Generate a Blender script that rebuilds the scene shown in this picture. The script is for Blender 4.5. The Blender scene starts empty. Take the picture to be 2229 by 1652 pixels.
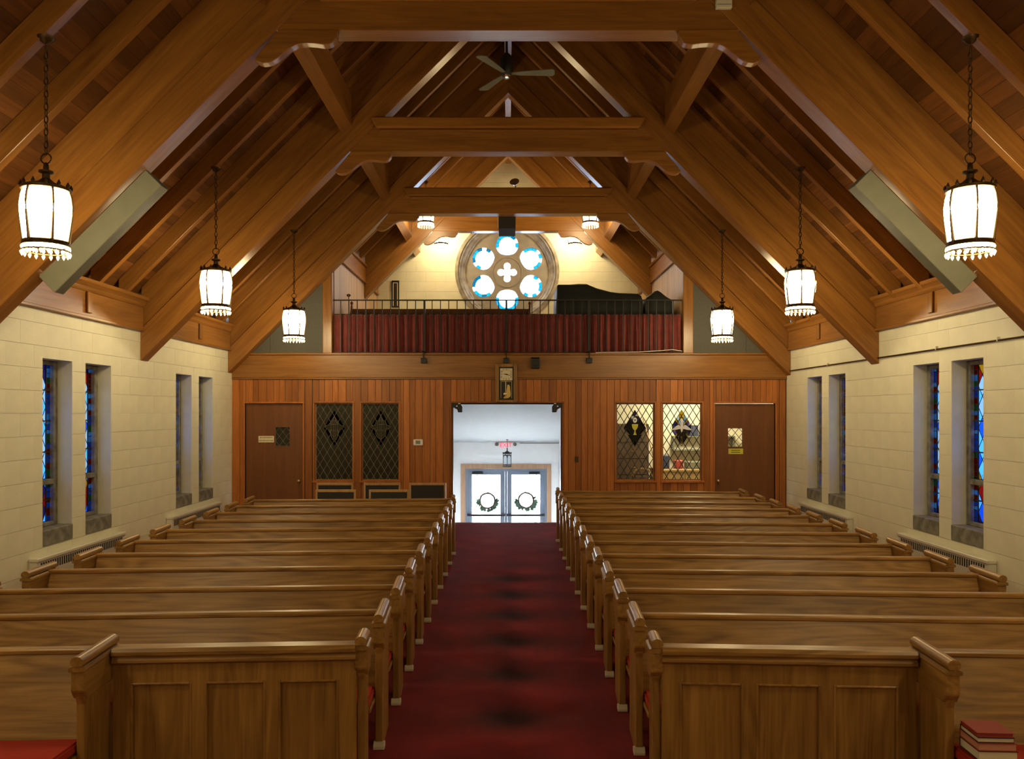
import bpy, bmesh, math, random
from mathutils import Vector, Matrix
random.seed(7)
SC = bpy.context.scene
COL = SC.collection
R = math.radians

# ------------------------------------------------------------------ camera, world, exposure
F, CH = 1740.0, 2.3                     # focal length in pixels of the 2229-wide frame, eye height
cam = bpy.data.cameras.new('camera')
cam.sensor_fit = 'HORIZONTAL'; cam.sensor_width = 36.0
cam.lens = 36.0 * F / 2229.0
cam.shift_x = (1114.5 - 1106.0) / 2229.0
cam.shift_y = (897.0 - 826.0) / 2229.0
cam.clip_end = 300
camo = bpy.data.objects.new('camera', cam); COL.objects.link(camo)
camo.location = (0, 0, CH); camo.rotation_euler = (R(90), 0, 0)
SC.camera = camo
W = bpy.data.worlds.new('sky'); SC.world = W; W.use_nodes = True
_b = W.node_tree.nodes['Background']
_b.inputs[0].default_value = (0.84, 0.92, 1.0, 1); _b.inputs[1].default_value = 12.5
VS = SC.view_settings
VS.view_transform = 'Standard'; VS.look = 'None'; VS.gamma = 1.0; VS.use_curve_mapping = False
VS.exposure = 1.2
SC.cycles.max_bounces = 6; SC.cycles.diffuse_bounces = 3; SC.cycles.glossy_bounces = 2; SC.cycles.transparent_max_bounces = 10
LAMP = 22.0
LAMPCOL = (1.0, 0.79, 0.42)

# ------------------------------------------------------------------ materials
def nt(name):
    m = bpy.data.materials.new(name); m.use_nodes = True
    t = m.node_tree
    return m, t, t.nodes, t.links, t.nodes['Principled BSDF']

def plain(name, col, rough=0.5, metal=0.0, var=0.0, vscale=6.0, bump=0.0, bscale=80.0, spec=0.5, sheen=0.0):
    m, t, N, L, P = nt(name)
    P.inputs['Base Color'].default_value = (*col, 1)
    P.inputs['Roughness'].default_value = rough
    P.inputs['Metallic'].default_value = metal
    P.inputs['Specular IOR Level'].default_value = spec
    if sheen: P.inputs['Sheen Weight'].default_value = sheen
    tc = N.new('ShaderNodeTexCoord')
    if var:
        n = N.new('ShaderNodeTexNoise'); n.inputs['Scale'].default_value = vscale; n.inputs['Detail'].default_value = 4
        L.new(tc.outputs['Object'], n.inputs['Vector'])
        r = N.new('ShaderNodeValToRGB')
        r.color_ramp.elements[0].position = 0.3; r.color_ramp.elements[1].position = 0.7
        r.color_ramp.elements[0].color = (*[c * (1 - var) for c in col], 1)
        r.color_ramp.elements[1].color = (*[min(1, c * (1 + var)) for c in col], 1)
        L.new(n.outputs['Fac'], r.inputs['Fac']); L.new(r.outputs['Color'], P.inputs['Base Color'])
    if bump:
        n2 = N.new('ShaderNodeTexNoise'); n2.inputs['Scale'].default_value = bscale; n2.inputs['Detail'].default_value = 3
        L.new(tc.outputs['Object'], n2.inputs['Vector'])
        b = N.new('ShaderNodeBump'); b.inputs['Strength'].default_value = bump; b.inputs['Distance'].default_value = 0.01
        L.new(n2.outputs['Fac'], b.inputs['Height']); L.new(b.outputs['Normal'], P.inputs['Normal'])
    return m

def wood(name, dark, light, axis, rough=0.38, grain=1.0, vary=0.25, fig=1.0, coat=0.0):
    m, t, N, L, P = nt(name)
    tc = N.new('ShaderNodeTexCoord'); oi = N.new('ShaderNodeObjectInfo')
    mul = N.new('ShaderNodeVectorMath'); mul.operation = 'MULTIPLY_ADD'
    comb = N.new('ShaderNodeCombineXYZ')
    for k in range(3): L.new(oi.outputs['Random'], comb.inputs[k])
    mul.inputs[1].default_value = (17.0, 23.0, 31.0)
    L.new(comb.outputs[0], mul.inputs[0]); L.new(tc.outputs['Object'], mul.inputs[2])
    mp = N.new('ShaderNodeMapping')
    sc = [9.0 * grain] * 3; sc['xyz'.index(axis)] = 0.7 * grain
    mp.inputs['Scale'].default_value = sc
    L.new(mul.outputs[0], mp.inputs['Vector'])
    n = N.new('ShaderNodeTexNoise'); n.inputs['Scale'].default_value = 1.0; n.inputs['Detail'].default_value = 5
    n.inputs['Roughness'].default_value = 0.6; n.inputs['Distortion'].default_value = 0.8 * fig
    L.new(mp.outputs[0], n.inputs['Vector'])
    mp2 = N.new('ShaderNodeMapping')
    sc2 = [70.0 * grain] * 3; sc2['xyz'.index(axis)] = 2.0 * grain
    mp2.inputs['Scale'].default_value = sc2
    L.new(mul.outputs[0], mp2.inputs['Vector'])
    n2 = N.new('ShaderNodeTexNoise'); n2.inputs['Scale'].default_value = 1.0; n2.inputs['Detail'].default_value = 2
    L.new(mp2.outputs[0], n2.inputs['Vector'])
    # cathedral figure: rings from a stretched distance field
    mp3 = N.new('ShaderNodeMapping')
    sc3 = [5.0 * grain] * 3; sc3['xyz'.index(axis)] = 0.55 * grain
    mp3.inputs['Scale'].default_value = sc3
    L.new(mul.outputs[0], mp3.inputs['Vector'])
    n3 = N.new('ShaderNodeTexNoise'); n3.inputs['Scale'].default_value = 1.0; n3.inputs['Detail'].default_value = 1.5
    L.new(mp3.outputs[0], n3.inputs['Vector'])
    m14 = N.new('ShaderNodeMath'); m14.operation = 'MULTIPLY'; m14.inputs[1].default_value = 60.0
    L.new(n3.outputs['Fac'], m14.inputs[0])
    sn = N.new('ShaderNodeMath'); sn.operation = 'SINE'; L.new(m14.outputs[0], sn.inputs[0])
    a1 = N.new('ShaderNodeMath'); a1.operation = 'MULTIPLY_ADD'; a1.inputs[1].default_value = 0.045 * fig
    L.new(sn.outputs[0], a1.inputs[0]); L.new(n.outputs['Fac'], a1.inputs[2])
    a2 = N.new('ShaderNodeMath'); a2.operation = 'MULTIPLY_ADD'; a2.inputs[1].default_value = 0.38
    L.new(n2.outputs['Fac'], a2.inputs[0]); L.new(a1.outputs[0], a2.inputs[2])
    r = N.new('ShaderNodeValToRGB')
    r.color_ramp.elements[0].position = 0.30; r.color_ramp.elements[1].position = 1.15 if False else 1.0
    r.color_ramp.elements[0].color = (*dark, 1); r.color_ramp.elements[1].color = (*light, 1)
    L.new(a2.outputs[0], r.inputs['Fac'])
    hs = N.new('ShaderNodeHueSaturation')
    mr = N.new('ShaderNodeMapRange'); mr.inputs['To Min'].default_value = 1 - vary; mr.inputs['To Max'].default_value = 1 + vary
    L.new(oi.outputs['Random'], mr.inputs['Value']); L.new(mr.outputs[0], hs.inputs['Value'])
    L.new(r.outputs['Color'], hs.inputs['Color']); L.new(hs.outputs[0], P.inputs['Base Color'])
    P.inputs['Roughness'].default_value = rough
    P.inputs['Specular IOR Level'].default_value = 0.4
    if coat: P.inputs['Coat Weight'].default_value = coat; P.inputs['Coat Roughness'].default_value = 0.15
    b = N.new('ShaderNodeBump'); b.inputs['Strength'].default_value = 0.12; b.inputs['Distance'].default_value = 0.004
    L.new(a2.outputs[0], b.inputs['Height']); L.new(b.outputs['Normal'], P.inputs['Normal'])
    return m

def emit(name, col, s):
    m, t, N, L, P = nt(name)
    P.inputs['Base Color'].default_value = (*col, 1)
    P.inputs['Emission Color'].default_value = (*col, 1); P.inputs['Emission Strength'].default_value = s
    return m

def glass(name, tint, gloss=0.08, body=0.0, bodycol=(0.1, 0.1, 0.1)):
    m, t, N, L, P = nt(name)
    out = N['Material Output']
    tr = N.new('ShaderNodeBsdfTransparent'); tr.inputs[0].default_value = (*tint, 1)
    gl = N.new('ShaderNodeBsdfGlossy'); gl.inputs['Roughness'].default_value = 0.12; gl.inputs[0].default_value = (0.9, 0.9, 0.9, 1)
    mx = N.new('ShaderNodeMixShader'); mx.inputs[0].default_value = gloss
    L.new(tr.outputs[0], mx.inputs[1]); L.new(gl.outputs[0], mx.inputs[2])
    last = mx
    if body:
        di = N.new('ShaderNodeBsdfDiffuse'); di.inputs[0].default_value = (*bodycol, 1)
        m2 = N.new('ShaderNodeMixShader'); m2.inputs[0].default_value = body
        L.new(mx.outputs[0], m2.inputs[1]); L.new(di.outputs[0], m2.inputs[2]); last = m2
    L.new(last.outputs[0], out.inputs['Surface'])
    return m

MT = {}
TR_D, TR_L = (0.150, 0.056, 0.011), (0.37, 0.160, 0.033)
for ax in 'xyz':
    MT['truss_' + ax] = wood('truss_wood_' + ax, TR_D, TR_L, ax, 0.31, 0.8, 0.12)
    MT['plank_' + ax] = wood('plank_wood_' + ax, (0.22, 0.060, 0.009), (0.50, 0.175, 0.032), ax, 0.40, 1.0, 0.28)
    MT['pew_' + ax] = wood('pew_oak_' + ax, (0.150, 0.072, 0.016), (0.41, 0.222, 0.062), ax, 0.32, 1.1, 0.10, 3.0 if ax == 'x' else 1.8)
    MT['deck_' + ax] = wood('deck_wood_' + ax, (0.075, 0.026, 0.006), (0.21, 0.078, 0.019), ax, 0.5, 1.0, 0.35)
MT['door_z'] = wood('door_wood', (0.14, 0.045, 0.012), (0.22, 0.085, 0.025), 'z', 0.42, 0.7, 0.06, 0.5)
MT['pale_z'] = wood('gallery_board_wood', (0.36, 0.21, 0.10), (0.62, 0.42, 0.25), 'z', 0.5, 1.0, 0.12)
MT['chair_z'] = wood('chair_wood', (0.36, 0.19, 0.07), (0.60, 0.37, 0.16), 'z', 0.4, 1.0, 0.1)
MT['cream'] = plain('cream_block_paint', (0.76, 0.74, 0.58), 0.55, var=0.05, vscale=3, bump=0.25, bscale=60)
MT['mortar'] = plain('cream_mortar_paint', (0.66, 0.64, 0.50), 0.7, var=0.05)
MT['stone'] = plain('grey_sill_stone', (0.20, 0.19, 0.16), 0.8, var=0.4, vscale=9, bump=0.4, bscale=40)
MT['rose_stone'] = plain('rose_limestone', (0.31, 0.275, 0.225), 0.75, var=0.35, vscale=5, bump=0.4, bscale=30)
MT['tracery'] = plain('tracery_limestone', (0.33, 0.30, 0.27), 0.75, var=0.12, vscale=5, bump=0.25, bscale=30)
MT['iron'] = plain('black_iron', (0.02, 0.017, 0.015), 0.5, 0.3)
MT['bronze'] = plain('aged_bronze', (0.09, 0.055, 0.025), 0.45, 0.8)
MT['black'] = plain('black_plastic', (0.015, 0.015, 0.017), 0.5)
MT['chrome'] = plain('chrome_metal', (0.8, 0.8, 0.8), 0.2, 1.0)
MT['grey_case'] = plain('grey_green_casing', (0.16, 0.16, 0.115), 0.6, var=0.08)
MT['grey_panel'] = plain('dark_grey_panel_cloth', (0.10, 0.095, 0.08), 0.8, var=0.1, vscale=40, bump=0.3, bscale=300)
MT['curtain'] = plain('maroon_velvet', (0.20, 0.026, 0.020), 0.75, var=0.2, vscale=8, sheen=0.3)
MT['cushion'] = plain('scarlet_cushion_cloth', (0.42, 0.025, 0.012), 0.85, var=0.15, vscale=200, bump=0.3, bscale=400)
MT['blackcloth'] = plain('black_cover_cloth', (0.010, 0.012, 0.011), 0.7, var=0.3, vscale=5)
MT['white'] = plain('white_plaster', (0.90, 0.90, 0.89), 0.6, var=0.02, bump=0.1)
MT['slopeceil'] = plain('dimmed_white_ceiling_paint', (0.50, 0.51, 0.51), 0.7, var=0.02, bump=0.1)  # white greyed down: weaker light on the slope put into the colour
MT['alu'] = plain('aluminium_door_frame', (0.20, 0.24, 0.31), 0.5, 0.1)
MT['lead'] = plain('lead_came', (0.26, 0.24, 0.18), 0.5, 0.2)
MT['backlitcame'] = plain('backlit_lead_came', (0.03, 0.028, 0.025), 0.5, 0.3)  # lead seen against the light, its shade painted in as near-black
MT['convector'] = plain('cream_enamel_metal', (0.66, 0.64, 0.54), 0.4)
MT['darkgap'] = plain('dark_grille_slot', (0.02, 0.02, 0.02), 0.7)
MT['plasticwhite'] = plain('white_plastic', (0.85, 0.83, 0.76), 0.4)
MT['lcd'] = plain('grey_display', (0.22, 0.24, 0.20), 0.3)
MT['signcream'] = plain('cream_sign_plate', (0.80, 0.72, 0.48), 0.5)
MT['ink'] = plain('dark_ink', (0.02, 0.018, 0.015), 0.6)
MT['yellow'] = plain('yellow_notice_paper', (0.62, 0.60, 0.06), 0.6)
MT['clockface'] = plain('cream_clock_face', (0.72, 0.66, 0.46), 0.5)
MT['brass'] = plain('brass', (0.65, 0.48, 0.20), 0.3, 0.9)
MT['seatfabric'] = plain('charcoal_chair_fabric', (0.035, 0.03, 0.028), 0.85, var=0.2, vscale=150)
MT['concrete'] = plain('pale_concrete', (0.75, 0.74, 0.72), 0.8, var=0.06, bump=0.2)
MT['leaf'] = plain('green_leaf', (0.10, 0.26, 0.07), 0.5, var=0.3, vscale=5)
MT['wreathleaf'] = plain('dusty_green_leaf', (0.06, 0.13, 0.08), 0.6, var=0.3, vscale=20)
MT['twig'] = plain('brown_twig', (0.07, 0.045, 0.03), 0.8, var=0.2)
MT['exitred'] = emit('red_exit_letters', (0.9, 0.03, 0.06), 0.8)
MT['exitface'] = plain('white_exit_face', (0.9, 0.88, 0.88), 0.4)
MT['palewood'] = wood('pale_door_trim', (0.38, 0.20, 0.10), (0.58, 0.36, 0.22), 'z', 0.45, 1.0, 0.05)
MT['tanwood'] = plain('tan_counter', (0.38, 0.26, 0.12), 0.5, var=0.1)
MT['brown'] = plain('dark_brown_furniture', (0.075, 0.045, 0.03), 0.5, var=0.2)
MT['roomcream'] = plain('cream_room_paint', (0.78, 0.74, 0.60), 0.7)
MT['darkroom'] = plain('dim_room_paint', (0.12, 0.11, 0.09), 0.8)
MT['navy'] = plain('navy_plastic', (0.03, 0.04, 0.09), 0.5)
MT['bookpage'] = plain('book_pages', (0.66, 0.62, 0.46), 0.7)
MT['bookpink'] = plain('pink_edged_pages', (0.55, 0.26, 0.18), 0.7)
MT['bookred'] = plain('red_book_cloth', (0.30, 0.035, 0.03), 0.6)
MT['bookblack'] = plain('dark_book_cloth', (0.05, 0.02, 0.02), 0.6)
MT['glide'] = plain('pale_floor_block', (0.62, 0.55, 0.44), 0.35)
MT['lamp'] = emit('lantern_glass_lit', LAMPCOL, LAMP)
MT['roomlamp'] = emit('room_lamp_lit', (1.0, 0.93, 0.75), 90.0)
MT['clear'] = glass('clear_glass', (0.95, 0.97, 0.98), 0.06)
MT['frost'] = glass('seeded_lantern_glass', (0.8, 0.85, 0.9), 0.1)
MT['pane'] = glass('faintly_tinted_leaded_glass', (0.92, 0.90, 0.80), 0.04)
MT['dimpane'] = glass('unlit_leaded_glass', (0.30, 0.28, 0.22), 0.04, 0.6, (0.060, 0.054, 0.034))  # darker copy of the leaded glass, standing in for the unlit room behind
STAIN = {'blue': (0.014, 0.075, 0.25), 'sky': (0.07, 0.18, 0.33), 'red': (0.12, 0.008, 0.012), 'green': (0.016, 0.095, 0.06),
         'gold': (0.14, 0.10, 0.014), 'pearl': (0.13, 0.18, 0.23), 'violet': (0.022, 0.018, 0.075), 'teal': (0.008, 0.115, 0.16),
         'white': (0.75, 0.82, 0.9), 'cyan': (0.022, 0.19, 0.27), 'amber': (0.24, 0.11, 0.016), 'night': (0.006, 0.010, 0.035),
         'rayblue': (0.05, 0.12, 0.32), 'raysky': (0.35, 0.5, 0.7), 'raygold': (0.55, 0.42, 0.05), 'rayviolet': (0.06, 0.04, 0.22)}
for k, v in STAIN.items():
    MT['st_' + k] = glass(k + '_stained_glass', v, 0.04, 0.12, tuple(0.5 * c for c in v))
MT['opal'] = plain('opal_white_glass', (0.85, 0.85, 0.9), 0.3)

def carpet():
    m, t, N, L, P = nt('maroon_aisle_carpet')
    tc = N.new('ShaderNodeTexCoord')
    n = N.new('ShaderNodeTexNoise'); n.inputs['Scale'].default_value = 2.2; n.inputs['Detail'].default_value = 5
    L.new(tc.outputs['Object'], n.inputs['Vector'])
    r = N.new('ShaderNodeValToRGB')
    r.color_ramp.elements[0].position = 0.25; r.color_ramp.elements[1].position = 0.8
    r.color_ramp.elements[0].color = (0.16, 0.014, 0.018, 1); r.color_ramp.elements[1].color = (0.26, 0.024, 0.027, 1)
    L.new(n.outputs['Fac'], r.inputs['Fac'])
    # dark patches along the middle of the aisle, about a metre apart, with faint cross bands
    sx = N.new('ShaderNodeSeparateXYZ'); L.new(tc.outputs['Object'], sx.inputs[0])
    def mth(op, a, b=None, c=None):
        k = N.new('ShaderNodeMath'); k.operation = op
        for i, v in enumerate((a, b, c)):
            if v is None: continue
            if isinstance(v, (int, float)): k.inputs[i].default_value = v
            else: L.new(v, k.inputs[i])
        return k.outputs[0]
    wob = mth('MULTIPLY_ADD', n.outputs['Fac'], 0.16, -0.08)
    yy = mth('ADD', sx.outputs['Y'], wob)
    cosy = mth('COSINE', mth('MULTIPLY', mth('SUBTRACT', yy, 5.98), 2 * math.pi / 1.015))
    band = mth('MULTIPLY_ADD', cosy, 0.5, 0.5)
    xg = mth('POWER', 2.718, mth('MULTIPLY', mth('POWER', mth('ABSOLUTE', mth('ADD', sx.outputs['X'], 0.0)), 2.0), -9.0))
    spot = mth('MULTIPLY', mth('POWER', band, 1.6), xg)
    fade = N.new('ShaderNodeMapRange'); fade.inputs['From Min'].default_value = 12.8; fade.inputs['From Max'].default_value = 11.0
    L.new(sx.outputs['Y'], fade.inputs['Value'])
    darken = mth('MULTIPLY', mth('MULTIPLY_ADD', band, 0.28, mth('MULTIPLY', spot, 0.62)), fade.outputs[0])
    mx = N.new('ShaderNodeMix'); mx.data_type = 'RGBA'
    L.new(darken, mx.inputs['Factor']); L.new(r.outputs['Color'], mx.inputs['A'])
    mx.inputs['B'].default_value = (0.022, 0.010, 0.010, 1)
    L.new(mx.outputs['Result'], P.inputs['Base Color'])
    P.inputs['Roughness'].default_value = 0.95; P.inputs['Specular IOR Level'].default_value = 0.15
    n2 = N.new('ShaderNodeTexNoise'); n2.inputs['Scale'].default_value = 260; L.new(tc.outputs['Object'], n2.inputs['Vector'])
    b = N.new('ShaderNodeBump'); b.inputs['Strength'].default_value = 0.5; b.inputs['Distance'].default_value = 0.006
    L.new(n2.outputs['Fac'], b.inputs['Height']); L.new(b.outputs['Normal'], P.inputs['Normal'])
    return m
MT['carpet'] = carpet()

# ------------------------------------------------------------------ mesh helpers
class MB:
    def __init__(s): s.v = []; s.f = []; s.mi = []; s.cur = 0
    def add(s, vs, fs):
        o = len(s.v); s.v += [tuple(p) for p in vs]
        for f in fs: s.f.append([i + o for i in f]); s.mi.append(s.cur)
        return s
    def box(s, x0, x1, y0, y1, z0, z1):
        return s.add([(x0,y0,z0),(x1,y0,z0),(x1,y1,z0),(x0,y1,z0),(x0,y0,z1),(x1,y0,z1),(x1,y1,z1),(x0,y1,z1)],
                     [(0,3,2,1),(4,5,6,7),(0,1,5,4),(1,2,6,5),(2,3,7,6),(3,0,4,7)])
    def prism(s, poly, a, b, plane='xz'):
        n = len(poly); vs = []
        for d in (a, b):
            for p, q in poly:
                vs.append({'xz': (p, d, q), 'yz': (d, p, q), 'xy': (p, q, d)}[plane])
        fs = [list(range(n))[::-1], list(range(n, 2 * n))]
        for i in range(n):
            j = (i + 1) % n; fs.append([i, j, n + j, n + i])
        return s.add(vs, fs)
    def tube(s, pts, r, n=8, closed=False):
        pts = [Vector(p) for p in pts]; m = len(pts); vs = []; fs = []
        rr = r if isinstance(r, (list, tuple)) else [r] * m
        for i, p in enumerate(pts):
            a = pts[(i - 1) % m] if (closed or i > 0) else p
            b = pts[(i + 1) % m] if (closed or i < m - 1) else p
            t = (b - a).normalized()
            u = t.cross(Vector((0, 0, 1)))
            if u.length < 1e-3: u = t.cross(Vector((0, 1, 0)))
            u.normalize(); w = t.cross(u)
            for k in range(n):
                an = 2 * math.pi * k / n
                vs.append(p + (u * math.cos(an) + w * math.sin(an)) * rr[i])
        for i in range(m if closed else m - 1):
            for k in range(n):
                j = (i + 1) % m; k2 = (k + 1) % n
                fs.append([i*n+k, i*n+k2, j*n+k2, j*n+k])
        if not closed:
            fs.append(list(range(n))); fs.append([(m-1)*n+k for k in range(n)][::-1])
        return s.add(vs, fs)
    def lathe(s, prof, n=16, c=(0, 0, 0), axis='z', close=True):
        vs = []; fs = []; m = len(prof)
        for r, h in prof:
            for k in range(n):
                a = 2 * math.pi * k / n; x, y = r * math.cos(a), r * math.sin(a)
                p = {'z': (x, y, h), 'y': (x, h, y), 'x': (h, x, y)}[axis]
                vs.append((p[0]+c[0], p[1]+c[1], p[2]+c[2]))
        for i in range(m - 1):
            for k in range(n):
                k2 = (k + 1) % n; fs.append([i*n+k, i*n+k2, (i+1)*n+k2, (i+1)*n+k])
        if close: fs.append(list(range(n))[::-1]); fs.append([(m-1)*n+k for k in range(n)])
        return s.add(vs, fs)
    def mesh(s, name, mats, bevel=0.0, smooth=False, seg=1):
        me = bpy.data.meshes.new(name); me.from_pydata(s.v, [], s.f)
        for m in (mats if isinstance(mats, list) else [mats]): me.materials.append(MT[m])
        if any(s.mi): me.polygons.foreach_set('material_index', s.mi)
        bm = bmesh.new(); bm.from_mesh(me)
        bmesh.ops.recalc_face_normals(bm, faces=bm.faces)
        if bevel: bmesh.ops.bevel(bm, geom=list(bm.edges), offset=bevel, segments=seg, affect='EDGES', clamp_overlap=True)
        bm.to_mesh(me); bm.free()
        if smooth:
            me.polygons.foreach_set('use_smooth', [True] * len(me.polygons))
            try: me.set_sharp_from_angle(angle=R(40))
            except Exception: pass
        me.update(); return me
    def build(s, name, mats, parent=None, bevel=0.0, smooth=False, seg=1):
        return link(name, s.mesh(name, mats, bevel, smooth, seg), parent)

def link(name, me, parent=None):
    o = bpy.data.objects.new(name, me); COL.objects.link(o)
    if parent: o.parent = parent
    return o
def empty(name, loc=(0, 0, 0), rz=0.0):
    o = bpy.data.objects.new(name, None); COL.objects.link(o)
    o.location = loc; o.rotation_euler = (0, 0, rz); o.empty_display_size = 0.1
    return o
def tag(o, label, cat, group=None):
    o['label'] = label; o['category'] = cat
    if group: o['group'] = group
    return o
def thing(name, loc, label, cat, group=None, rz=0.0): return tag(empty(name, loc, rz), label, cat, group)
def struct(o): o['kind'] = 'structure'; return o
def stuff(o): o['kind'] = 'stuff'; return o
def lab(o, t): o['label'] = t; return o
def bx(name, mat, parent, x0, x1, y0, y1, z0, z1, bevel=0.0):
    return MB().box(x0, x1, y0, y1, z0, z1).build(name, mat, parent, bevel)
def copy_tree(o, parent=None):
    c = o.copy(); COL.objects.link(c); c.parent = parent
    for ch in o.children: copy_tree(ch, c)
    return c
def sloped(name, poly, y0, y1, mat, parent, ang, bevel=0.0):
    ca, sa = math.cos(ang), math.sin(ang)       # polygon in (x, z); object turned about Y so its grain follows the slope
    loc = [(x * ca - z * sa, x * sa + z * ca) for x, z in poly]
    o = MB().prism(loc, y0, y1).build(name, mat, parent, bevel)
    o.rotation_euler = (0, ang, 0)
    return o
def rdiff(rect, holes):
    out = [rect]
    for h in holes:
        nx = []
        for (a, b, c, d) in out:
            if h[0] >= b or h[1] <= a or h[2] >= d or h[3] <= c: nx.append((a, b, c, d)); continue
            if h[0] > a: nx.append((a, h[0], c, d))
            if h[1] < b: nx.append((h[1], b, c, d))
            l, r = max(a, h[0]), min(b, h[1])
            if h[2] > c: nx.append((l, r, c, h[2]))
            if h[3] < d: nx.append((l, r, h[3], d))
        out = nx
    return [q for q in out if q[1] - q[0] > 0.012 and q[3] - q[2] > 0.012]
def clip(poly, a, b, c):                         # keep a*x + b*z <= c
    out = []
    for i in range(len(poly)):
        p, q = poly[i], poly[(i + 1) % len(poly)]
        dp, dq = a*p[0]+b*p[1]-c, a*q[0]+b*q[1]-c
        if dp <= 0: out.append(p)
        if (dp < 0 < dq) or (dq < 0 < dp):
            t = dp / (dp - dq); out.append((p[0]+t*(q[0]-p[0]), p[1]+t*(q[1]-p[1])))
    return out
def area(p): return abs(sum(p[i][0]*p[(i+1)%len(p)][1]-p[(i+1)%len(p)][0]*p[i][1] for i in range(len(p)))) / 2
def text(name, body, size, mat, parent, loc, sx=1.0, bold=0.0, depth=0.001):
    cu = bpy.data.curves.new(name, 'FONT'); cu.body = body; cu.size = size; cu.align_x = 'CENTER'; cu.align_y = 'CENTER'
    cu.extrude = depth; cu.offset = bold; cu.resolution_u = 2
    o = bpy.data.objects.new('tmp', cu); COL.objects.link(o)
    bpy.context.view_layer.update()
    me = bpy.data.meshes.new_from_object(o.evaluated_get(bpy.context.evaluated_depsgraph_get()))
    bpy.data.objects.remove(o)
    me.materials.clear(); me.materials.append(MT[mat])
    t = link(name, me, parent); t.location = loc; t.rotation_euler = (R(90), 0, 0); t.scale = (sx, 1, 1)
    return t

# ------------------------------------------------------------------ main measures (metres)
D = 16.6                                  # front face of the partition below the gallery
SP = D / F
def PX(u): return (u - 1106.0) * SP
def PZ(v): return CH + (897.0 - v) * SP
XL, XR = -5.73, 5.78
YR = 22.27                                # gable wall with the rose window
SR = YR / F
def RX(u): return (u - 1106.0) * SR
def RZ(v): return CH + (897.0 - v) * SR
LEG, LEGT, RAF, DECK = 8.83, 9.32, 9.68, 9.98   # height + |x| of leg underside, leg top, rafter underside, deck
TY = [8.5, 12.45, 16.34, 20.3]            # fronts of the trusses
TT = 0.26
YF, ZE = -5.0, -1.6                       # wall behind the camera, entry floor level
GX = 3.65                                 # gallery side walls
ZG = 3.45                                 # gallery floor

# ------------------------------------------------------------------ floor
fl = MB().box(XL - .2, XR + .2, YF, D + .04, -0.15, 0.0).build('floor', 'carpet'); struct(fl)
o = bx('trim_1', 'alu', None, -1.3, 1.25, D + .0, D + .05, 0.0, 0.006); struct(o)
fe = bx('floor_entry', 'concrete', None, -1.55, 1.43, D + .04, YR, ZE - .1, ZE); struct(fe)
for i in range(9):
    z1 = -0.178 * (i + 1)
    if z1 < ZE + .01: break
    y0 = D + .04 + i * .28
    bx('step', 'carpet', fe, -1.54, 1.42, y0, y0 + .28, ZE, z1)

# ------------------------------------------------------------------ roof: slab, boards, rafters, purlins
rb = MB()
for s in (-1, 1):
    X = 6.1 * s
    rb.prism([(0, DECK + .04), (X, DECK + .04 - 6.1), (X, DECK + .24 - 6.1), (0, DECK + .24)], YF - .2, YR + .35)
ceil = rb.build('ceiling', 'deck_y'); struct(ceil)
nb = 53
for s in (-1, 1):
    for k in range(nb):
        x0, x1 = k * 5.95 / nb + .0012, (k + 1) * 5.95 / nb - .0012
        dz = random.uniform(-.003, .003)
        poly = [(s*x0, DECK - x0 + dz), (s*x1, DECK - x1 + dz), (s*x1, DECK - x1 + .038), (s*x0, DECK - x0 + .038)]
        o = sloped('board', poly, YF, YR, 'deck_y', ceil, R(45) * s)
rys = []
edges = [TY[0] - 11.85, TY[0] - 7.9, TY[0] - 3.95] + TY
for a, b in zip(edges[:-1], edges[1:]):
    st = (b - a) / 5
    rys += [a + TT / 2 + st * k for k in (1, 2, 3, 4)]
rys += [20.3 + .26 + .55, 20.3 + .26 + 1.15]
for y in rys:
    for s in (-1, 1):
        lim = (5.72 if s < 0 else 5.77) if y < D else GX
        ln = lambda c, x: (s * x, c - x)
        sloped('rafter', [ln(RAF, .03), ln(RAF, lim), ln(DECK - .004, lim), ln(DECK - .004, .03)], y - .05, y + .05, 'truss_x', ceil, R(45) * s, .004)
bx('ridge_beam', 'truss_y', ceil, -.065, .065, YF, YR, 9.22, DECK - .08)
for a, b in ((4.5, TY[0]), (TY[0] + TT, TY[1]), (TY[1] + TT, TY[2]), (TY[2] + TT, TY[3]), (TY[3] + TT, YR)):
    for s in (-1, 1):
        sloped('purlin', [(s*2.44, 9.20-2.44), (s*2.58, 9.20-2.58), (s*2.58, RAF-2.58-.002), (s*2.44, RAF-2.44-.002)], a, b, 'truss_y', ceil, R(45) * s, .006)

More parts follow.
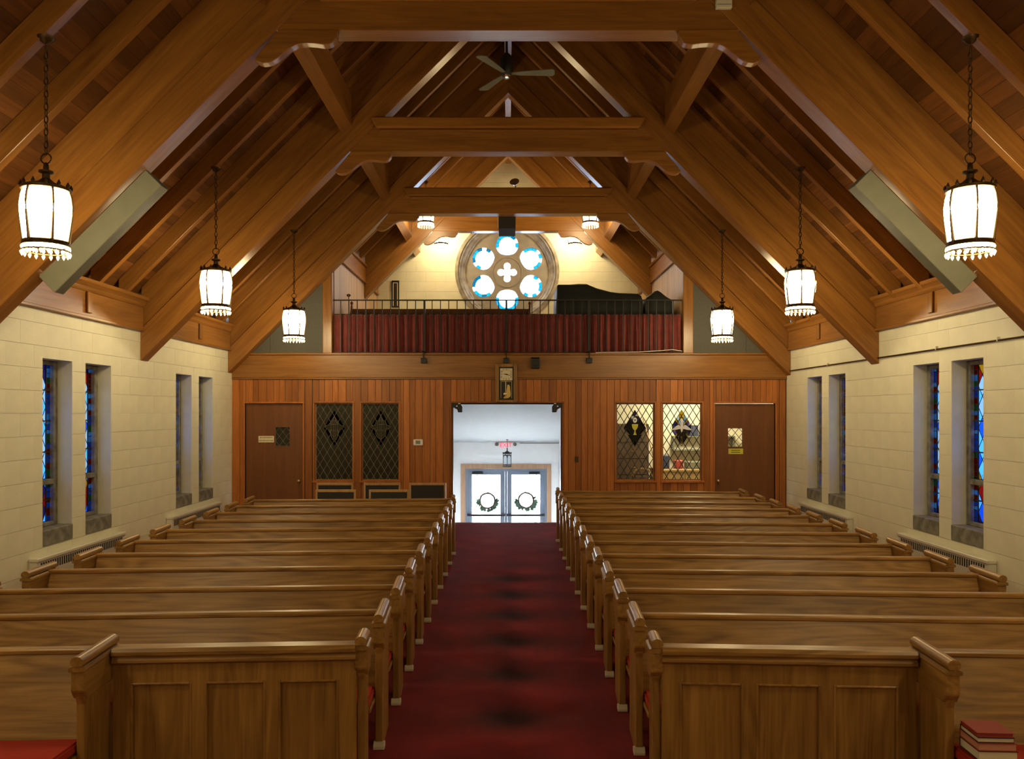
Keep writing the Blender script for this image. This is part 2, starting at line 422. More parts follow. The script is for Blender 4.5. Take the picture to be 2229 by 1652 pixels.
# ------------------------------------------------------------------ trusses
BR = [(734,69.5),(733,86.4),(725.5,96.6),(717,101),(703,101.7),(686,99.3),(669.5,98.3),(657,99),(645.8,101.7),(635,107),(625.5,113.6),
      (605,130.5),(595,136.5),(584.8,140.7),(571,142.4),(559,138.3),(555,131.5),(606.8,69.5)]
_s1 = 8.5 / F
BRM = [((u - 1106) * _s1, CH + (897 - v) * _s1 + .02) for u, v in BR]
tlab = ['varnished roof truss carrying the two long grey boxes', 'varnished roof truss between the grey-box truss and the gallery front',
        'varnished roof truss standing on the front of the gallery', 'varnished roof truss inside the gallery near the rose window']
for i, y in enumerate(TY):
    t = thing('roof_truss', (0, y, 0), tlab[i], 'truss', 'roof trusses')
    zc = 6.36 if i < 3 else 6.90
    for s in (-1, 1):
        lim = (5.728 if s < 0 else 5.778) if i < 3 else GX - .01
        ln = lambda c, x: (s * x, c - x)
        sloped('leg', [ln(LEG, 0), ln(LEG, lim), ln(LEGT, lim), ln(LEGT, 0)], 0, TT, 'truss_x', t, R(45) * s, .006)
        sloped('upper_rafter', [ln(LEGT, .0), ln(LEGT, lim), ln(DECK - .004, lim), ln(DECK - .004, .0)], .035, TT - .035, 'truss_x', t, R(45) * s, .004)
        dz = zc - 6.36
        pts = [(s * (abs(x) - dz), z + dz) for x, z in BRM]
        MB().prism(pts, -.012, .10).build('bracket', 'truss_x', t, .006)
    ztop = zc + .48
    MB().prism([(-(LEG - zc), zc), (LEG - zc, zc), (LEG - ztop, ztop), (-(LEG - ztop), ztop)], 0.0, TT).build('collar_beam', 'truss_x', t, .006)
    if i < 3:
        cb = MB().prism([(-2.13, ztop + .03), (2.13, ztop + .03), (2.04, ztop - .14), (-2.04, ztop - .14)], -.10, 0).build('cap_board', 'truss_x', t, .02)
        MB().box(-2.0, 2.0, -.045, -.001, ztop - .185, ztop - .142).build('cap_bead', 'truss_x', t, .012)
        MB().box(-1.9, 1.9, 0.001, TT, ztop + .001, ztop + .03).build('cap_shelf', 'truss_x', t)

# ------------------------------------------------------------------ side walls of painted block
WL = [(9.84, 10.51), (10.84, 11.54), (13.79, 14.47), (14.81, 15.50)]
WRr = [(9.72, 10.42), (10.72, 11.40), (13.70, 14.41), (14.73, 15.44)]
ZW0, ZS, ZW1 = 0.64, 0.835, 2.967
CO, Z0 = 0.276, 0.078
def side_wall(name, xw, sg, wins, clip_y=8.3):
    holes = [(a, b, ZW0, ZW1) for a, b in wins]
    m = MB()
    for (a, b, c, d) in rdiff((YF, 22.5, 0.0, 4.12), holes):
        xa, xb = sorted((xw + sg * .012, xw + sg * .33)); m.box(xa, xb, a, b, c, d)
    w = m.build(name, 'mortar'); struct(w)
    xa, xb = sorted((xw, xw + sg * .012))
    bx('plain_block_face', 'cream', w, xa, xb, YF, clip_y, 0, 3.6)
    k = 0; z = Z0 - CO
    cache = {}
    while z < 3.58:
        z0, z1 = max(z, 0.0), min(z + CO, 3.58)
        y = clip_y - (0.27 if k % 2 else 0.0)
        while y < D:
            y0, y1 = max(y, clip_y), min(y + .545, D)
            if y1 - y0 > .05:
                for (a, b, c, d) in rdiff((y0 + .0005, y1 - .0005, z0 + .0020, z1 - .0020), holes):
                    key = (round(b - a, 3), round(d - c, 3))
                    if key not in cache:
                        q = MB().box(*sorted((0, sg * .0125)), 0, b - a, 0, d - c); cache[key] = q.mesh('block', 'cream')
                    o = link('block', cache[key], w); o.location = (xw + sg * random.uniform(-.0006, .0006), a, c)
            y += .545
        z += CO; k += 1
    return w
wl = side_wall('wall_left', XL, -1, WL)
wr = side_wall('wall_right', XR, 1, WRr)
# fascia boards and crown mouldings at the wall head, between the trusses
for w, xw, sg in ((wl, XL, -1), (wr, XR, 1)):
    for a, b in ((4.0, TY[0]), (TY[0] + TT, TY[1]), (TY[1] + TT, TY[2])):
        xa, xb = sorted((xw - sg * .05, xw))
        bx('fascia_board', 'truss_y', w, xa, xb, a, b, 3.575, 3.93, .004)
        bx('fascia_bead', 'truss_y', w, *sorted((xw - sg * .07, xw)), a, b, 3.56, 3.60, .006)
        pr = [(0, 3.93), (-.06, 3.93), (-.075, 3.955), (-.085, 3.99), (-.11, 4.02), (-.135, 4.035), (-.145, 4.05), (-.145, 4.085), (0, 4.085)]
        MB().prism([(xw + sg * (-p), z) for p, z in [(-q[0], q[1]) for q in pr]], a, b).build('crown_moulding', 'truss_y', w, .003)
        ym = (a + b) / 2 + .2
        bx('splice_block', 'truss_z', w, *sorted((xw - sg * .085, xw - sg * .05)), ym - .06, ym + .06, 3.64, 3.925, .008)

# stained-glass lancets
def lancet(n, xw, sg, a, b):
    w = struct(empty('window_%d' % n, (xw, (a + b) / 2, ZS)))
    hw = (b - a) / 2; H = ZW1 - ZS
    X = lambda d: sg * d
    bx('sill', 'stone', w, *sorted((X(-.012), X(.31))), -hw + .002, hw - .002, ZW0 - ZS + .002, 0, .008)
    fr = MB()
    x0, x1 = sorted((X(.19), X(.30)))
    fr.box(x0, x1, -hw, -hw + .085, 0, H); fr.box(x0, x1, hw - .085, hw, 0, H)
    fr.box(x0, x1, -hw + .085, hw - .085, H - .06, H); fr.box(x0, x1, -hw + .085, hw - .085, 0, .05)
    fr.box(x0, x1, -hw + .085, hw - .085, .53, .60)
    fr.build('stone_frame', 'stone', w, .008)
    gw = hw - .085
    names = ['blue', 'sky', 'red', 'green', 'gold', 'pearl', 'violet']
    rnd = random.Random(n * 11)
    g = MB(); cm = MB(); xg = X(.25)
    def pc(poly, ci):
        g.cur = ci; g.prism(poly, xg - .003, xg + .003, 'yz')
    bw = .085; z = .05
    while z < H - .07:                                   # border of small coloured pieces
        h = rnd.uniform(.05, .10)
        z1 = min(z + h, H - .06)
        for sd in (-1, 1):
            ys = sorted((sd * gw, sd * (gw - bw)))
            pc([(ys[0], z), (ys[1], z), (ys[1], z1), (ys[0], z1)], rnd.choice([0, 0, 1, 2, 2, 3, 0]))
        cm.box(*sorted((xg - .006, xg + .006)), -gw, -gw + bw, z - .005, z + .005)
        cm.box(*sorted((xg - .006, xg + .006)), gw - bw, gw, z - .005, z + .005)
        z = z1
    for sd in (-1, 1):
        yb = sd * (gw - bw); cm.box(xg - .007, xg + .007, yb - .006, yb + .006, .05, H - .06)
    iw = gw - bw; ph, pw = .27, iw                       # diamond quarries in the field
    nz = int(H / ph) + 2
    for i in range(-2, 4):
        for j in range(-1, 2 * nz):
            cy, cz = i * pw + (pw / 2 if j % 2 else 0), .05 + j * ph / 2
            p = [(cy - pw / 2, cz), (cy, cz - ph / 2), (cy + pw / 2, cz), (cy, cz + ph / 2)]
            for cl in ((1, 0, iw), (-1, 0, iw), (0, 1, H - .06), (0, -1, -.05)):
                if p: p = clip(p, *cl)
            if len(p) > 2 and area(p) > 2e-4:
                zz = cz / H
                ci = rnd.choice([5, 5, 1, 1, 0]) if (zz > .3 and zz < .9) else rnd.choice([0, 2, 4, 6, 1, 2])
                pc(p, ci)
                for q in range(len(p)):
                    A, B = p[q], p[(q + 1) % len(p)]
                    if A < B: cm.tube([(xg, *A), (xg, *B)], .005, 4)
    for zb in (.33, .60, .95, 1.35, 1.75):
        cm.box(xg - .012, xg + .012, -gw, gw, zb - .008, zb + .008)
    stuff(g.build('stained_glass', ['st_' + k for k in names], w))
    stuff(cm.build('lead_came', 'backlitcame', w))
n = 0
for a, b in WL: n += 1; lancet(n, XL, -1, a, b)
for a, b in WRr: n += 1; lancet(n, XR, 1, a, b)
# conduit along the wall beside the lit room
cz = 3.145
co = thing('wall_conduit', (XR, 8.0, cz), 'thin dark conduit run along the block wall above its lancets', 'conduit')
MB().tube([(-.02, 0, 0), (-.02, D - 8.0 - .02, .0)], .011, 6).build('pipe', 'bronze', co)
for y in (1.4, 2.75, 4.6, 6.4):
    bx('clip', 'convector', co, -.034, 0, y - .008, y + .008, -.013, .04)

# convector covers under the lancets
def convector(xw, sg, a, b, label):
    t = thing('convector_cover', (xw, (a + b) / 2, 0), label, 'heater', 'convector covers along the side walls')
    h = (b - a) / 2; X = lambda d: -sg * d
    MB().box(*sorted((X(.002), X(.10))), -h, h, .04, .50).build('body', 'convector', t, .006)
    MB().box(*sorted((X(.002), X(.115))), -h - .01, h + .01, .50, .545).build('top', 'convector', t, .008)
    k = 0; y = -h + .08
    sl = MB()
    while y < h - .08:
        sl.box(*sorted((X(.098), X(.104))), y, y + .026, .38, .48); y += .05
    stuff(sl.build('grille_slots', 'darkgap', t))
    bx('valve_flap', 'darkgap', t, *sorted((X(.098), X(.105))), h - .07, h - .04, .28, .36)
convector(XL, -1, 9.55, 11.75, 'cream convector cover below the paired lancets, dark-leaded-window side, nearer the chancel')
convector(XL, -1, 13.4, 15.7, 'cream convector cover below the paired lancets, dark-leaded-window side, nearer the gallery')
convector(XR, 1, 9.45, 11.65, 'cream convector cover below the conduit-side lancets nearer the chancel')
convector(XR, 1, 13.4, 15.6, 'cream convector cover below the conduit-side lancets nearer the gallery')

# ------------------------------------------------------------------ partition below the gallery
ZB0, ZB1 = PZ(822), PZ(773)
dL = (PX(533), PX(659), 0, PZ(878)); dR = (PX(1556), PX(1688), 0, PZ(878)); dM = (PX(983), PX(1224), 0, PZ(877))
wz0, wz1 = PZ(1046), PZ(877)
wins = [(PX(685), PX(768), wz0, wz1), (PX(787), PX(869), wz0, wz1), (PX(1341), PX(1425), wz0, wz1), (PX(1442), PX(1528), wz0, wz1)]
holes = [dL, dR, dM] + wins
m = MB()
for (a, b, c, d) in rdiff((XL, XR, 0, ZB1), holes): m.box(a, b, D + .018, D + .13, c, d)
wb = m.build('wall_back', 'brown'); struct(wb)
ex = [(h[0] - .035, h[1] + .035, h[2] - (.03 if h[2] > 0 else 0), h[3] + .03) for h in holes]
x = XL
while x < XR - .01:
    x1 = min(XR, x + random.choice([.115, .13, .145, .155, .165]))
    for (a, b, c, d) in rdiff((x + .003, x1 - .003, .1, ZB0), ex):
        if b - a > .02: bx('plank', 'plank_z', wb, a, b, D + random.uniform(0, .004), D + .018, c, d, .003)
    x = x1
bx('baseboard_back', 'plank_x', wb, XL, dL[0] - .04, D - .015, D, 0, .1); 
bx('fascia_beam', 'truss_x', wb, XL, XR, D - .03, D + .018, ZB0, ZB1, .006)
bx('fascia_foot_bead', 'truss_x', wb, XL, XR, D - .035, D, ZB0 - .035, ZB0 - .001, .008)
bx('gallery_ledge', 'truss_x', wb, XL, XR, D - .07, D + .2, ZB1 + .001, ZB1 + .04, .01)

def casing(parent, h, w=.035, sill=True, mat='plank_z'):
    m = MB(); a, b, c, d = h; y0, y1 = D - .012, D + .13
    m.box(a - w, a, y0, y1, c, d); m.box(b, b + w, y0, y1, c, d); m.box(a - w, b + w, y0, y1, d, d + w)
    if sill: m.box(a - w - .01, b + w + .01, y0 - .02, y1, c - .045, c)
    return m.build('casing', mat, parent, .004)

def lattice(parent, x0, x1, z0, z1, y, mat, came, pw, ph, phase=0.0, hole=None, cr=.006):
    """diamond quarries clipped to a rectangle; hole = diamond (cx, cz, hw, hh) left free for the emblem"""
    segs = set(); k = 0
    ni = int((x1 - x0) / pw) + 3; nj = int((z1 - z0) / ph * 2) + 4
    for i in range(-1, ni):
        for j in range(-1, nj):
            cx = x0 + i * pw + (pw / 2 if j % 2 else 0); cz_ = z1 - j * ph / 2 + phase
            p = [(cx - pw/2, cz_), (cx, cz_ - ph/2), (cx + pw/2, cz_), (cx, cz_ + ph/2)]
            for cl in ((1, 0, x1), (-1, 0, -x0), (0, 1, z1), (0, -1, -z0)):
                if p: p = clip(p, *cl)
            if len(p) < 3 or area(p) < 3e-4: continue
            if hole:
                mx = sum(q[0] for q in p) / len(p); mz = sum(q[1] for q in p) / len(p)
                if abs(mx - hole[0]) / hole[2] + abs(mz - hole[1]) / hole[3] < .98: continue
            MB().prism(p, y - .003, y + .003).build('pane', mat, parent)
            for q in range(len(p)):
                A = (round(p[q][0], 4), round(p[q][1], 4)); B = (round(p[(q+1) % len(p)][0], 4), round(p[(q+1) % len(p)][1], 4))
                segs.add((min(A, B), max(A, B)))
    cm = MB()
    for A, B in segs: cm.tube([(A[0], y, A[1]), (B[0], y, B[1])], cr, 4)
    return cm.build('lead_came', came, parent)

def cames(parent, polys, y, came, r=.005):
    cm = MB()
    for p in polys:
        for q in range(len(p)):
            A, B = p[q], p[(q + 1) % len(p)]; cm.tube([(A[0], y, A[1]), (B[0], y, B[1])], r, 4)
    return cm.build('emblem_came', came, parent)

def arc(cx, cz_, r, a0, a1, n): return [(cx + r * math.cos(R(a0 + (a1 - a0) * k / n)), cz_ + r * math.sin(R(a0 + (a1 - a0) * k / n))) for k in range(n + 1)]

for i, h in enumerate(wins):
    n = 9 + i
    w = struct(empty('window_%d' % n, (0, 0, 0)))
    casing(w, h)
    x0, x1, z0, z1 = h[0] + .02, h[1] - .02, h[2] + .02, h[3] - .02
    m = MB(); y = D + .06
    m.box(h[0], x0, y - .02, y + .02, h[2], h[3]); m.box(x1, h[1], y - .02, y + .02, h[2], h[3])
    m.box(x0, x1, y - .02, y + .02, h[2], z0); m.box(x0, x1, y - .02, y + .02, z1, h[3]); m.build('sash', 'plank_z', w)
    pw = (x1 - x0) / 5.0; ph = (z1 - z0) / 6.25
    ec = ((x0 + x1) / 2, z1 - ph * 2.0, pw * 1.5, ph * 1.5)
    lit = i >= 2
    lattice(w, x0, x1, z0, z1, y, 'pane' if lit else 'dimpane', 'backlitcame' if lit else 'lead', pw, ph, 0.0, ec, .008 if lit else .007)
    cx, cz_, ew, eh = ec
    P = lambda a, b: (cx + a * ew, cz_ + b * eh)        # emblem coordinates, -1..1
    dia = [P(-1, 0), P(0, -1), P(1, 0), P(0, 1)]
    pcs = []                                             # (polygon, material)
    if i == 3:      # dove among rays
        for a0, a1, c in ((90, 72, 'raygold'), (72, 50, 'raysky'), (50, 36, 'raygold'), (36, 12, 'rayviolet'), (12, -12, 'rayblue'), (-12, -35, 'rayviolet'), (-35, -48, 'raygold'),
                          (-48, -66, 'night'), (-66, -80, 'rayviolet'), (-80, -100, 'raygold'), (-100, -114, 'rayviolet'), (-114, -132, 'night'), (-132, -145, 'raygold'),
                          (-145, -168, 'rayviolet'), (-168, -192, 'rayblue'), (-192, -216, 'rayviolet'), (-216, -230, 'raygold'), (-230, -252, 'raysky'), (-252, -270, 'raygold')):
            def edge(a):
                ca, sa = math.cos(R(a)), math.sin(R(a)); t = 1 / (abs(ca) + abs(sa)); return (ca * t, sa * t)
            e0, e1 = edge(a0), edge(a1)
            pcs.append(([P(*e0), P(*e1), P(e1[0] * .30, e1[1] * .30), P(e0[0] * .30, e0[1] * .30)], 'st_' + c))
            pcs.append(([P(e0[0] * .30, e0[1] * .30), P(e1[0] * .30, e1[1] * .30), P(0, 0)], 'st_rayblue' if c != 'raygold' else 'st_amber'))
        for k in range(-4, 5):                           # halo pieces
            a = -90 + k * 22
            q = [(.34*math.cos(R(a-8)), .30*math.sin(R(a-8))), (.34*math.cos(R(a+8)), .30*math.sin(R(a+8))), (.52*math.cos(R(a+8)), .46*math.sin(R(a+8))), (.52*math.cos(R(a-8)), .46*math.sin(R(a-8)))]
            MB().prism([P(*r) for r in q], y - .010, y - .005).build('halo_piece', 'st_amber', w)
        dove = MB()
        dove.prism([P(*q) for q in [(-.13,.42),(-.09,.50),(0,.53),(.09,.49),(.13,.40),(.10,.30),(.12,.10),(.10,-.05),(.05,-.20),(-.02,-.24),(-.07,-.16),(-.10,.0),(-.12,.15),(-.10,.30)]], y - .014, y - .006)
        for s in (-1, 1):
            dove.prism([P(s*q[0], q[1]) for q in [(.10,.05),(.22,.17),(.38,.16),(.55,.08),(.75,-.02),(.92,-.10),(.70,-.11),(.45,-.09),(.28,-.06),(.13,-.05)]], y - .014, y - .006)
        dove.build('dove', 'opal', w)
    elif i == 2:    # chalice and host
        pcs += [([P(-1,0), P(-.45,-.38), P(-.2,0), P(-.5,.5)], 'st_night'), ([P(1,0), P(.5,.5), P(.2,0), P(.45,-.38)], 'st_night'),
                ([P(-.5,.5), P(-.2,0), P(.2,0), P(.5,.5), P(0,1)], 'st_violet'), ([P(-.2,0), P(-.45,-.38), P(.45,-.38), P(.2,0)], 'st_night'),
                ([P(-.45,-.38), P(-.62,-.38), P(0,-1), P(.62,-.38), P(.45,-.38)], 'st_night')]
        cup = MB()
        cup.prism([P(*q) for q in [(-.28,.22),(.28,.22),(.26,.06),(.16,-.06),(.05,-.12),(.05,-.20),(.10,-.30),(.16,-.38),(-.16,-.38),(-.10,-.30),(-.05,-.20),(-.05,-.12),(-.16,-.06),(-.26,.06)]], y - .014, y - .006)
        cup.build('chalice', 'yellow', w)
        MB().prism([P(.19*math.cos(k*.3927), .44+.15*math.sin(k*.3927)) for k in range(16)], y - .014, y - .006).build('host', 'opal', w)
        bx('host_mark', 'ink', w, cx - .012, cx + .012, y - .017, y - .014, cz_ + eh * .40, cz_ + eh * .48)
    else:           # dark emblems seen without light behind
        wd = [(0,.62),(.14,.5),(.2,.3),(.9,.06),(.62,-.06),(.3,-.12),(.36,-.35),(.2,-.6),(0,-.75)] if i == 0 else [(0,.75),(.16,.42),(.42,.38),(.55,.16),(.9,.1),(.86,-.02),(.4,-.06),(.5,-.3),(.3,-.52),(0,-.62)]
        full = wd + [(-a, b) for a, b in wd[-2:0:-1]]
        pcs += [(dia, 'st_night')]
        MB().prism([P(*q) for q in full], y - .010, y - .005).build('emblem', 'dimpane', w)
        cames(w, [[P(*q) for q in full], [P(*q) for q in [(-.3,.2),(.3,.2),(.3,-.1),(-.3,-.1)]], [P(*q) for q in arc(0, 0, .45, 200, 340, 6)],
                  [P(*q) for q in arc(0, .1, .32, 20, 160, 6)], [P(-.08,.6), P(.08,.6), P(.08,-.6), P(-.08,-.6)]], y - .008, 'lead', .004)
    for p, c in pcs: MB().prism(p, y - .003, y + .003).build('emblem_piece', c, w)
    cames(w, [p for p, c in pcs] + [dia], y, 'backlitcame' if lit else 'lead')

# doors in the partition
for n, h, side in ((1, dL, -1), (2, dR, 1)):
    dr = struct(empty('door_%d' % n, ((h[0] + h[1]) / 2, D + .05, 0)))
    c = casing(dr, h, .035, False); c.location = (-dr.location[0], -dr.location[1], 0)
    hw = (h[1] - h[0]) / 2 - .008; H = h[3] - .008
    cx = dr.location[0]
    if n == 1: v = (PX(598) - cx, PX(629) - cx, PZ(971), PZ(930))
    else: v = (PX(1586) - cx, PX(1618) - cx, PZ(973), PZ(932))
    m = MB()
    for (a, b, c_, d) in rdiff((-hw, hw, .01, H), [v]): m.box(a, b, 0, .045, c_, d)
    m.build('door_leaf', 'door_z', dr)
    vf = MB(); w = .012
    vf.box(v[0]-w, v[0], -.008, .0, v[2]-w, v[3]+w); vf.box(v[1], v[1]+w, -.008, .0, v[2]-w, v[3]+w)
    vf.box(v[0], v[1], -.008, .0, v[3], v[3]+w); vf.box(v[0], v[1], -.008, .0, v[2]-w, v[2]); vf.build('vision_frame', 'door_z', dr)
    lattice(dr, v[0], v[1], v[2], v[3], .02, 'pane' if n == 2 else 'dimpane', 'backlitcame' if n == 2 else 'lead', (v[1]-v[0])/1.95, (v[3]-v[2])/2.05, 0, None, .006)
    kx = PX(650) - cx if n == 1 else PX(1564) - cx
    MB().lathe([(.004, -.075), (.026, -.07), (.032, -.05), (.024, -.03), (.011, -.025), (.011, -.006), (.03, -.005), (.03, 0)], 12, (kx, 0, PZ(1047)), 'y').build('knob', 'brass', dr, smooth=True)

# signs on the doors, thermostat, switch
t = thing('door_sign', ((PX(561) + PX(595)) / 2, D + .05, PZ(956)), 'cream plate with two lines of lettering beside the dark door pane', 'sign')
hw, hh = (PX(595) - PX(561)) / 2, (PZ(949) - PZ(963)) / 2
bx('plate', 'signcream', t, -hw, hw, -.004, 0, -hh, hh, .001)
text('lettering', 'AIR CONDITIONING ON', .034, 'ink', t, (0, -.0045, hh * .48), .68, .0006, .0004)
text('lettering', 'PLEASE KEEP DOOR CLOSED', .036, 'ink', t, (0, -.0045, -hh * .48), .66, .0006, .0004)
t = thing('paper_notice', ((PX(1587) + PX(1619)) / 2, D + .05, PZ(982.5)), 'yellow paper notice under the lit pane of the wooden door', 'notice')
hw, hh = (PX(1619) - PX(1587)) / 2, (PZ(977) - PZ(989)) / 2
bx('paper', 'yellow', t, -hw, hw, -.002, 0, -hh, hh)
for z, w in ((.02, .6), (-.02, .62)): bx('print_line', 'ink', t, -hw * w, hw * w, -.0026, -.002, z - .006, z + .006)
t = thing('thermostat', (PX(910.5), D, PZ(963)), 'white wall thermostat with a small grey display on the planks', 'thermostat')
bx('case', 'plasticwhite', t, -.10, .10, -.03, 0, -.065, .065, .012)
bx('display', 'lcd', t, -.05, .045, -.033, -.03, -.03, .04)
t = thing('switch_plate', (PX(1255), D, PZ(1000)), 'brown light switch plate on the planks beside the doorway', 'switch')
bx('plate', 'bronze', t, -.04, .04, -.006, 0, -.06, .06, .003); bx('toggle', 'ink', t, -.006, .006, -.02, -.006, -.014, .014)

# doorway casing and open-door hardware
t = struct(empty('trim_2', (0, 0, 0)))
casing(t, dM, .03, False, 'plank_z')
bx('door_stop', 'door_z', t, dM[0], dM[0] + .03, D + .03, D + .12, 0, dM[3]); bx('door_stop', 'door_z', t, dM[1] - .03, dM[1], D + .03, D + .12, 0, dM[3])
bx('door_stop', 'ink', t, dM[0] + .03, dM[1] - .03, D + .03, D + .12, dM[3] - .03, dM[3])
for s, u, lb in ((1, 990, 'black fixture on a slanted arm at the doorway corner toward the thermostat'),
                 (-1, 1218, 'black fixture on a slanted arm at the doorway corner toward the switch plate')):
    t = thing('corner_fixture', (PX(u), D + .02, PZ(884)), lb, 'fixture', 'black doorway fixtures')
    MB().prism([(-s*.06, .06), (s*.09, .06), (s*.09, .03), (s*.02, .0), (s*.10, -.05), (s*.07, -.08), (-s*.02, -.03), (-s*.06, .0)], -.04, 0).build('arm', 'black', t, .003)
    MB().prism([(s*.06, .03), (s*.11, .05), (s*.155, -.01), (s*.155, -.13), (s*.07, -.13), (s*.05, -.05)], -.10, .04).build('housing', 'black', t, .008)
    bx('lens', 'chrome', t, *sorted((s*.075, s*.12)), -.075, -.035, .045, .06)

# clock above the doorway
t = thing('wall_clock', (PX(1102), D, PZ(834)), 'wooden cased pendulum clock with square cream face above the doorway', 'clock')
cw, ch = .225, .40
m = MB()
m.prism([(-cw, -ch), (cw, -ch), (cw, ch), (-cw, ch)], -.04, 0); cs = m.build('case_back', 'pew_z', t)
for a, b, c, d in ((-cw, -cw + .075, -ch, ch), (cw - .075, cw, -ch, ch), (-cw + .075, cw - .075, ch - .07, ch), (-cw + .075, cw - .075, -ch, -ch + .05)):
    bx('case_frame', 'pew_z', t, a, b, -.09, -.04, c, d, .012)
bx('dial_backing', 'ink', t, -cw + .075, cw - .075, -.055, -.04, -ch + .05, ch - .07)
bx('dial', 'clockface', t, -.128, .128, -.062, -.055, .055, .305)
for k in range(1, 13):
    a = R(90 - 30 * k); q = .098 / max(abs(math.cos(a)), abs(math.sin(a)))
    text('numeral', str(k), .052, 'ink', t, (q * math.cos(a), -.0625, .18 + q * math.sin(a)), .8, .0006, .0005)
def hand(name, ang, ln, w):
    ca, sa = math.cos(R(ang)), math.sin(R(ang))
    MB().prism([(-sa*w - ca*.02, .18 + ca*w - sa*.02), (sa*w - ca*.02, .18 - ca*w - sa*.02), (ca*ln, .18 + sa*ln)], -.068, -.065).build(name, 'ink', t)
hand('hour_hand', 172, .075, .012); hand('minute_hand', -14, .105, .010)
bx('pendulum_window_rim', 'brass', t, -.115, .115, -.060, -.056, .03, .038); bx('pendulum_window_rim', 'brass', t, -.115, -.107, -.060, -.056, -.31, .03); bx('pendulum_window_rim', 'brass', t, .107, .115, -.060, -.056, -.31, .03)
MB().tube([(-.01, -.062, .03), (-.012, -.062, -.20)], .007, 6).build('pendulum_rod', 'chrome', t)
MB().lathe([(.004, -.075), (.03, -.07), (.036, -.062), (.03, -.056), (.004, -.055)], 14, (-.025, 0, -.225), 'y').build('pendulum_bob', 'brass', t, smooth=True)
MB().prism([(.02,-.04),(.05,-.03),(.075,-.06),(.08,-.12),(.095,-.22),(.085,-.28),(.04,-.31),(-.04,-.32),(-.06,-.30),(-.0,-.25),(.0,-.18),(.015,-.10)], -.060, -.055).build('ornament', 'brass', t, .002)

# ------------------------------------------------------------------ gallery front: posts, grey panels, railing, curtain
for n, (u0, u1) in enumerate(((701.5, 722), (1488, 1510))):
    o = bx('trim_%d' % (3 + n), 'truss_z', None, PX(u0), PX(u1), D + .02, D + .20, ZB1 + .04, 5.45, .01); struct(o)
for s, x0, lb in ((-1, -PX(701.5), 'dark grey panel filling the gallery corner beyond the post, dark-leaded-window side'),
                  (1, PX(1510), 'dark grey panel filling the gallery corner beyond the post, lit-leaded-window side')):
    xe = 5.72
    poly = [(x0, ZB1 + .042), (xe, ZB1 + .042), (xe, DECK - .05 - xe), (x0, DECK - .05 - x0)]
    o = MB().prism([(s*a, b) for a, b in poly], D + .03, D + .06).build('acoustic_panel', 'grey_panel')
    tag(o, lb, 'panel', 'grey gallery corner panels')
    bx('panel_seam', 'darkgap', o, *sorted((s * 4.95, s * 4.956)), D + .028, D + .031, ZB1 + .05, 3.95)

gx0, gx1 = PX(723), PX(1487); zr = PZ(652); zb = PZ(767); yr = D + .09
t = thing('gallery_railing', (0, yr, ZB1 + .04), 'black iron railing with thin bars along the gallery front', 'railing')
zo = -(ZB1 + .04)
MB().box(gx0, gx1, -.014, .014, zr - .014 + zo, zr + .012 + zo).build('top_rail', 'iron', t, .003)
MB().box(gx0, gx1, -.010, .010, zb - .008 + zo, zb + .012 + zo).build('bottom_rail', 'iron', t, .003)
bar = MB().box(-.009, .009, -.009, .009, 0, zr - zb - .02).mesh('baluster', 'iron')
k = 0; x = gx0 + .16
while x < gx1 - .03:
    o = link('baluster', bar, t); o.location = (x, 0, zb + .012 + zo); k += 1; x += .1735
for u in (923, 1102, 1282):
    X = PX(u)
    bx('post', 'iron', t, X - .02, X + .02, -.022, .022, .0, zr + zo - .014)
    m = MB(); m.box(X - .014, X + .014, -.20, -.022, .01, .035); m.box(X - .014, X + .014, -.20, -.175, PZ(782) + zo, .035); m.build('bracket_stem', 'iron', t)
    bx('mounting_block', 'black', t, X - .058, X + .058, -.20, -.12, PZ(791) + zo, PZ(779.5) + zo, .006)
# curtain of soft pleats
t = thing('gallery_curtain', (0, D + .16, ZB1 + .04), 'dark red pleated curtain hung behind the gallery railing', 'curtain')
def curtain(x0, x1, z0, z1):
    m = MB(); n = int((x1 - x0) / .0125); rows = 5; vs = []; rnd = random.Random(3)
    ph = [0.0]; 
    for i in range(n): ph.append(ph[-1] + rnd.uniform(.25, 1.1) * .78)
    for j in range(rows + 1):
        zz = z0 + (z1 - z0) * j / rows
        for i in range(n + 1):
            x = x0 + (x1 - x0) * i / n
            amp = .042 * (1.0 - .35 * j / rows)
            vs.append((x + .008 * math.sin(ph[i] * 2 + 1), amp * math.sin(ph[i]) + .006 * math.sin(ph[i] * 2.7 + j), zz))
    fs = [[j*(n+1)+i, j*(n+1)+i+1, (j+1)*(n+1)+i+1, (j+1)*(n+1)+i] for j in range(rows) for i in range(n)]
    return m.add(vs, fs)
c = curtain(PX(724), PX(1486), PZ(769) + zo, PZ(682) + zo).build('pleated_cloth', 'curtain', t, smooth=True)
so = c.modifiers.new('thick', 'SOLIDIFY'); so.thickness = .004
MB().tube([(PX(724), 0, PZ(682) + zo), (PX(1486), 0, PZ(682) + zo)], .009, 6).build('curtain_rod', 'iron', t)
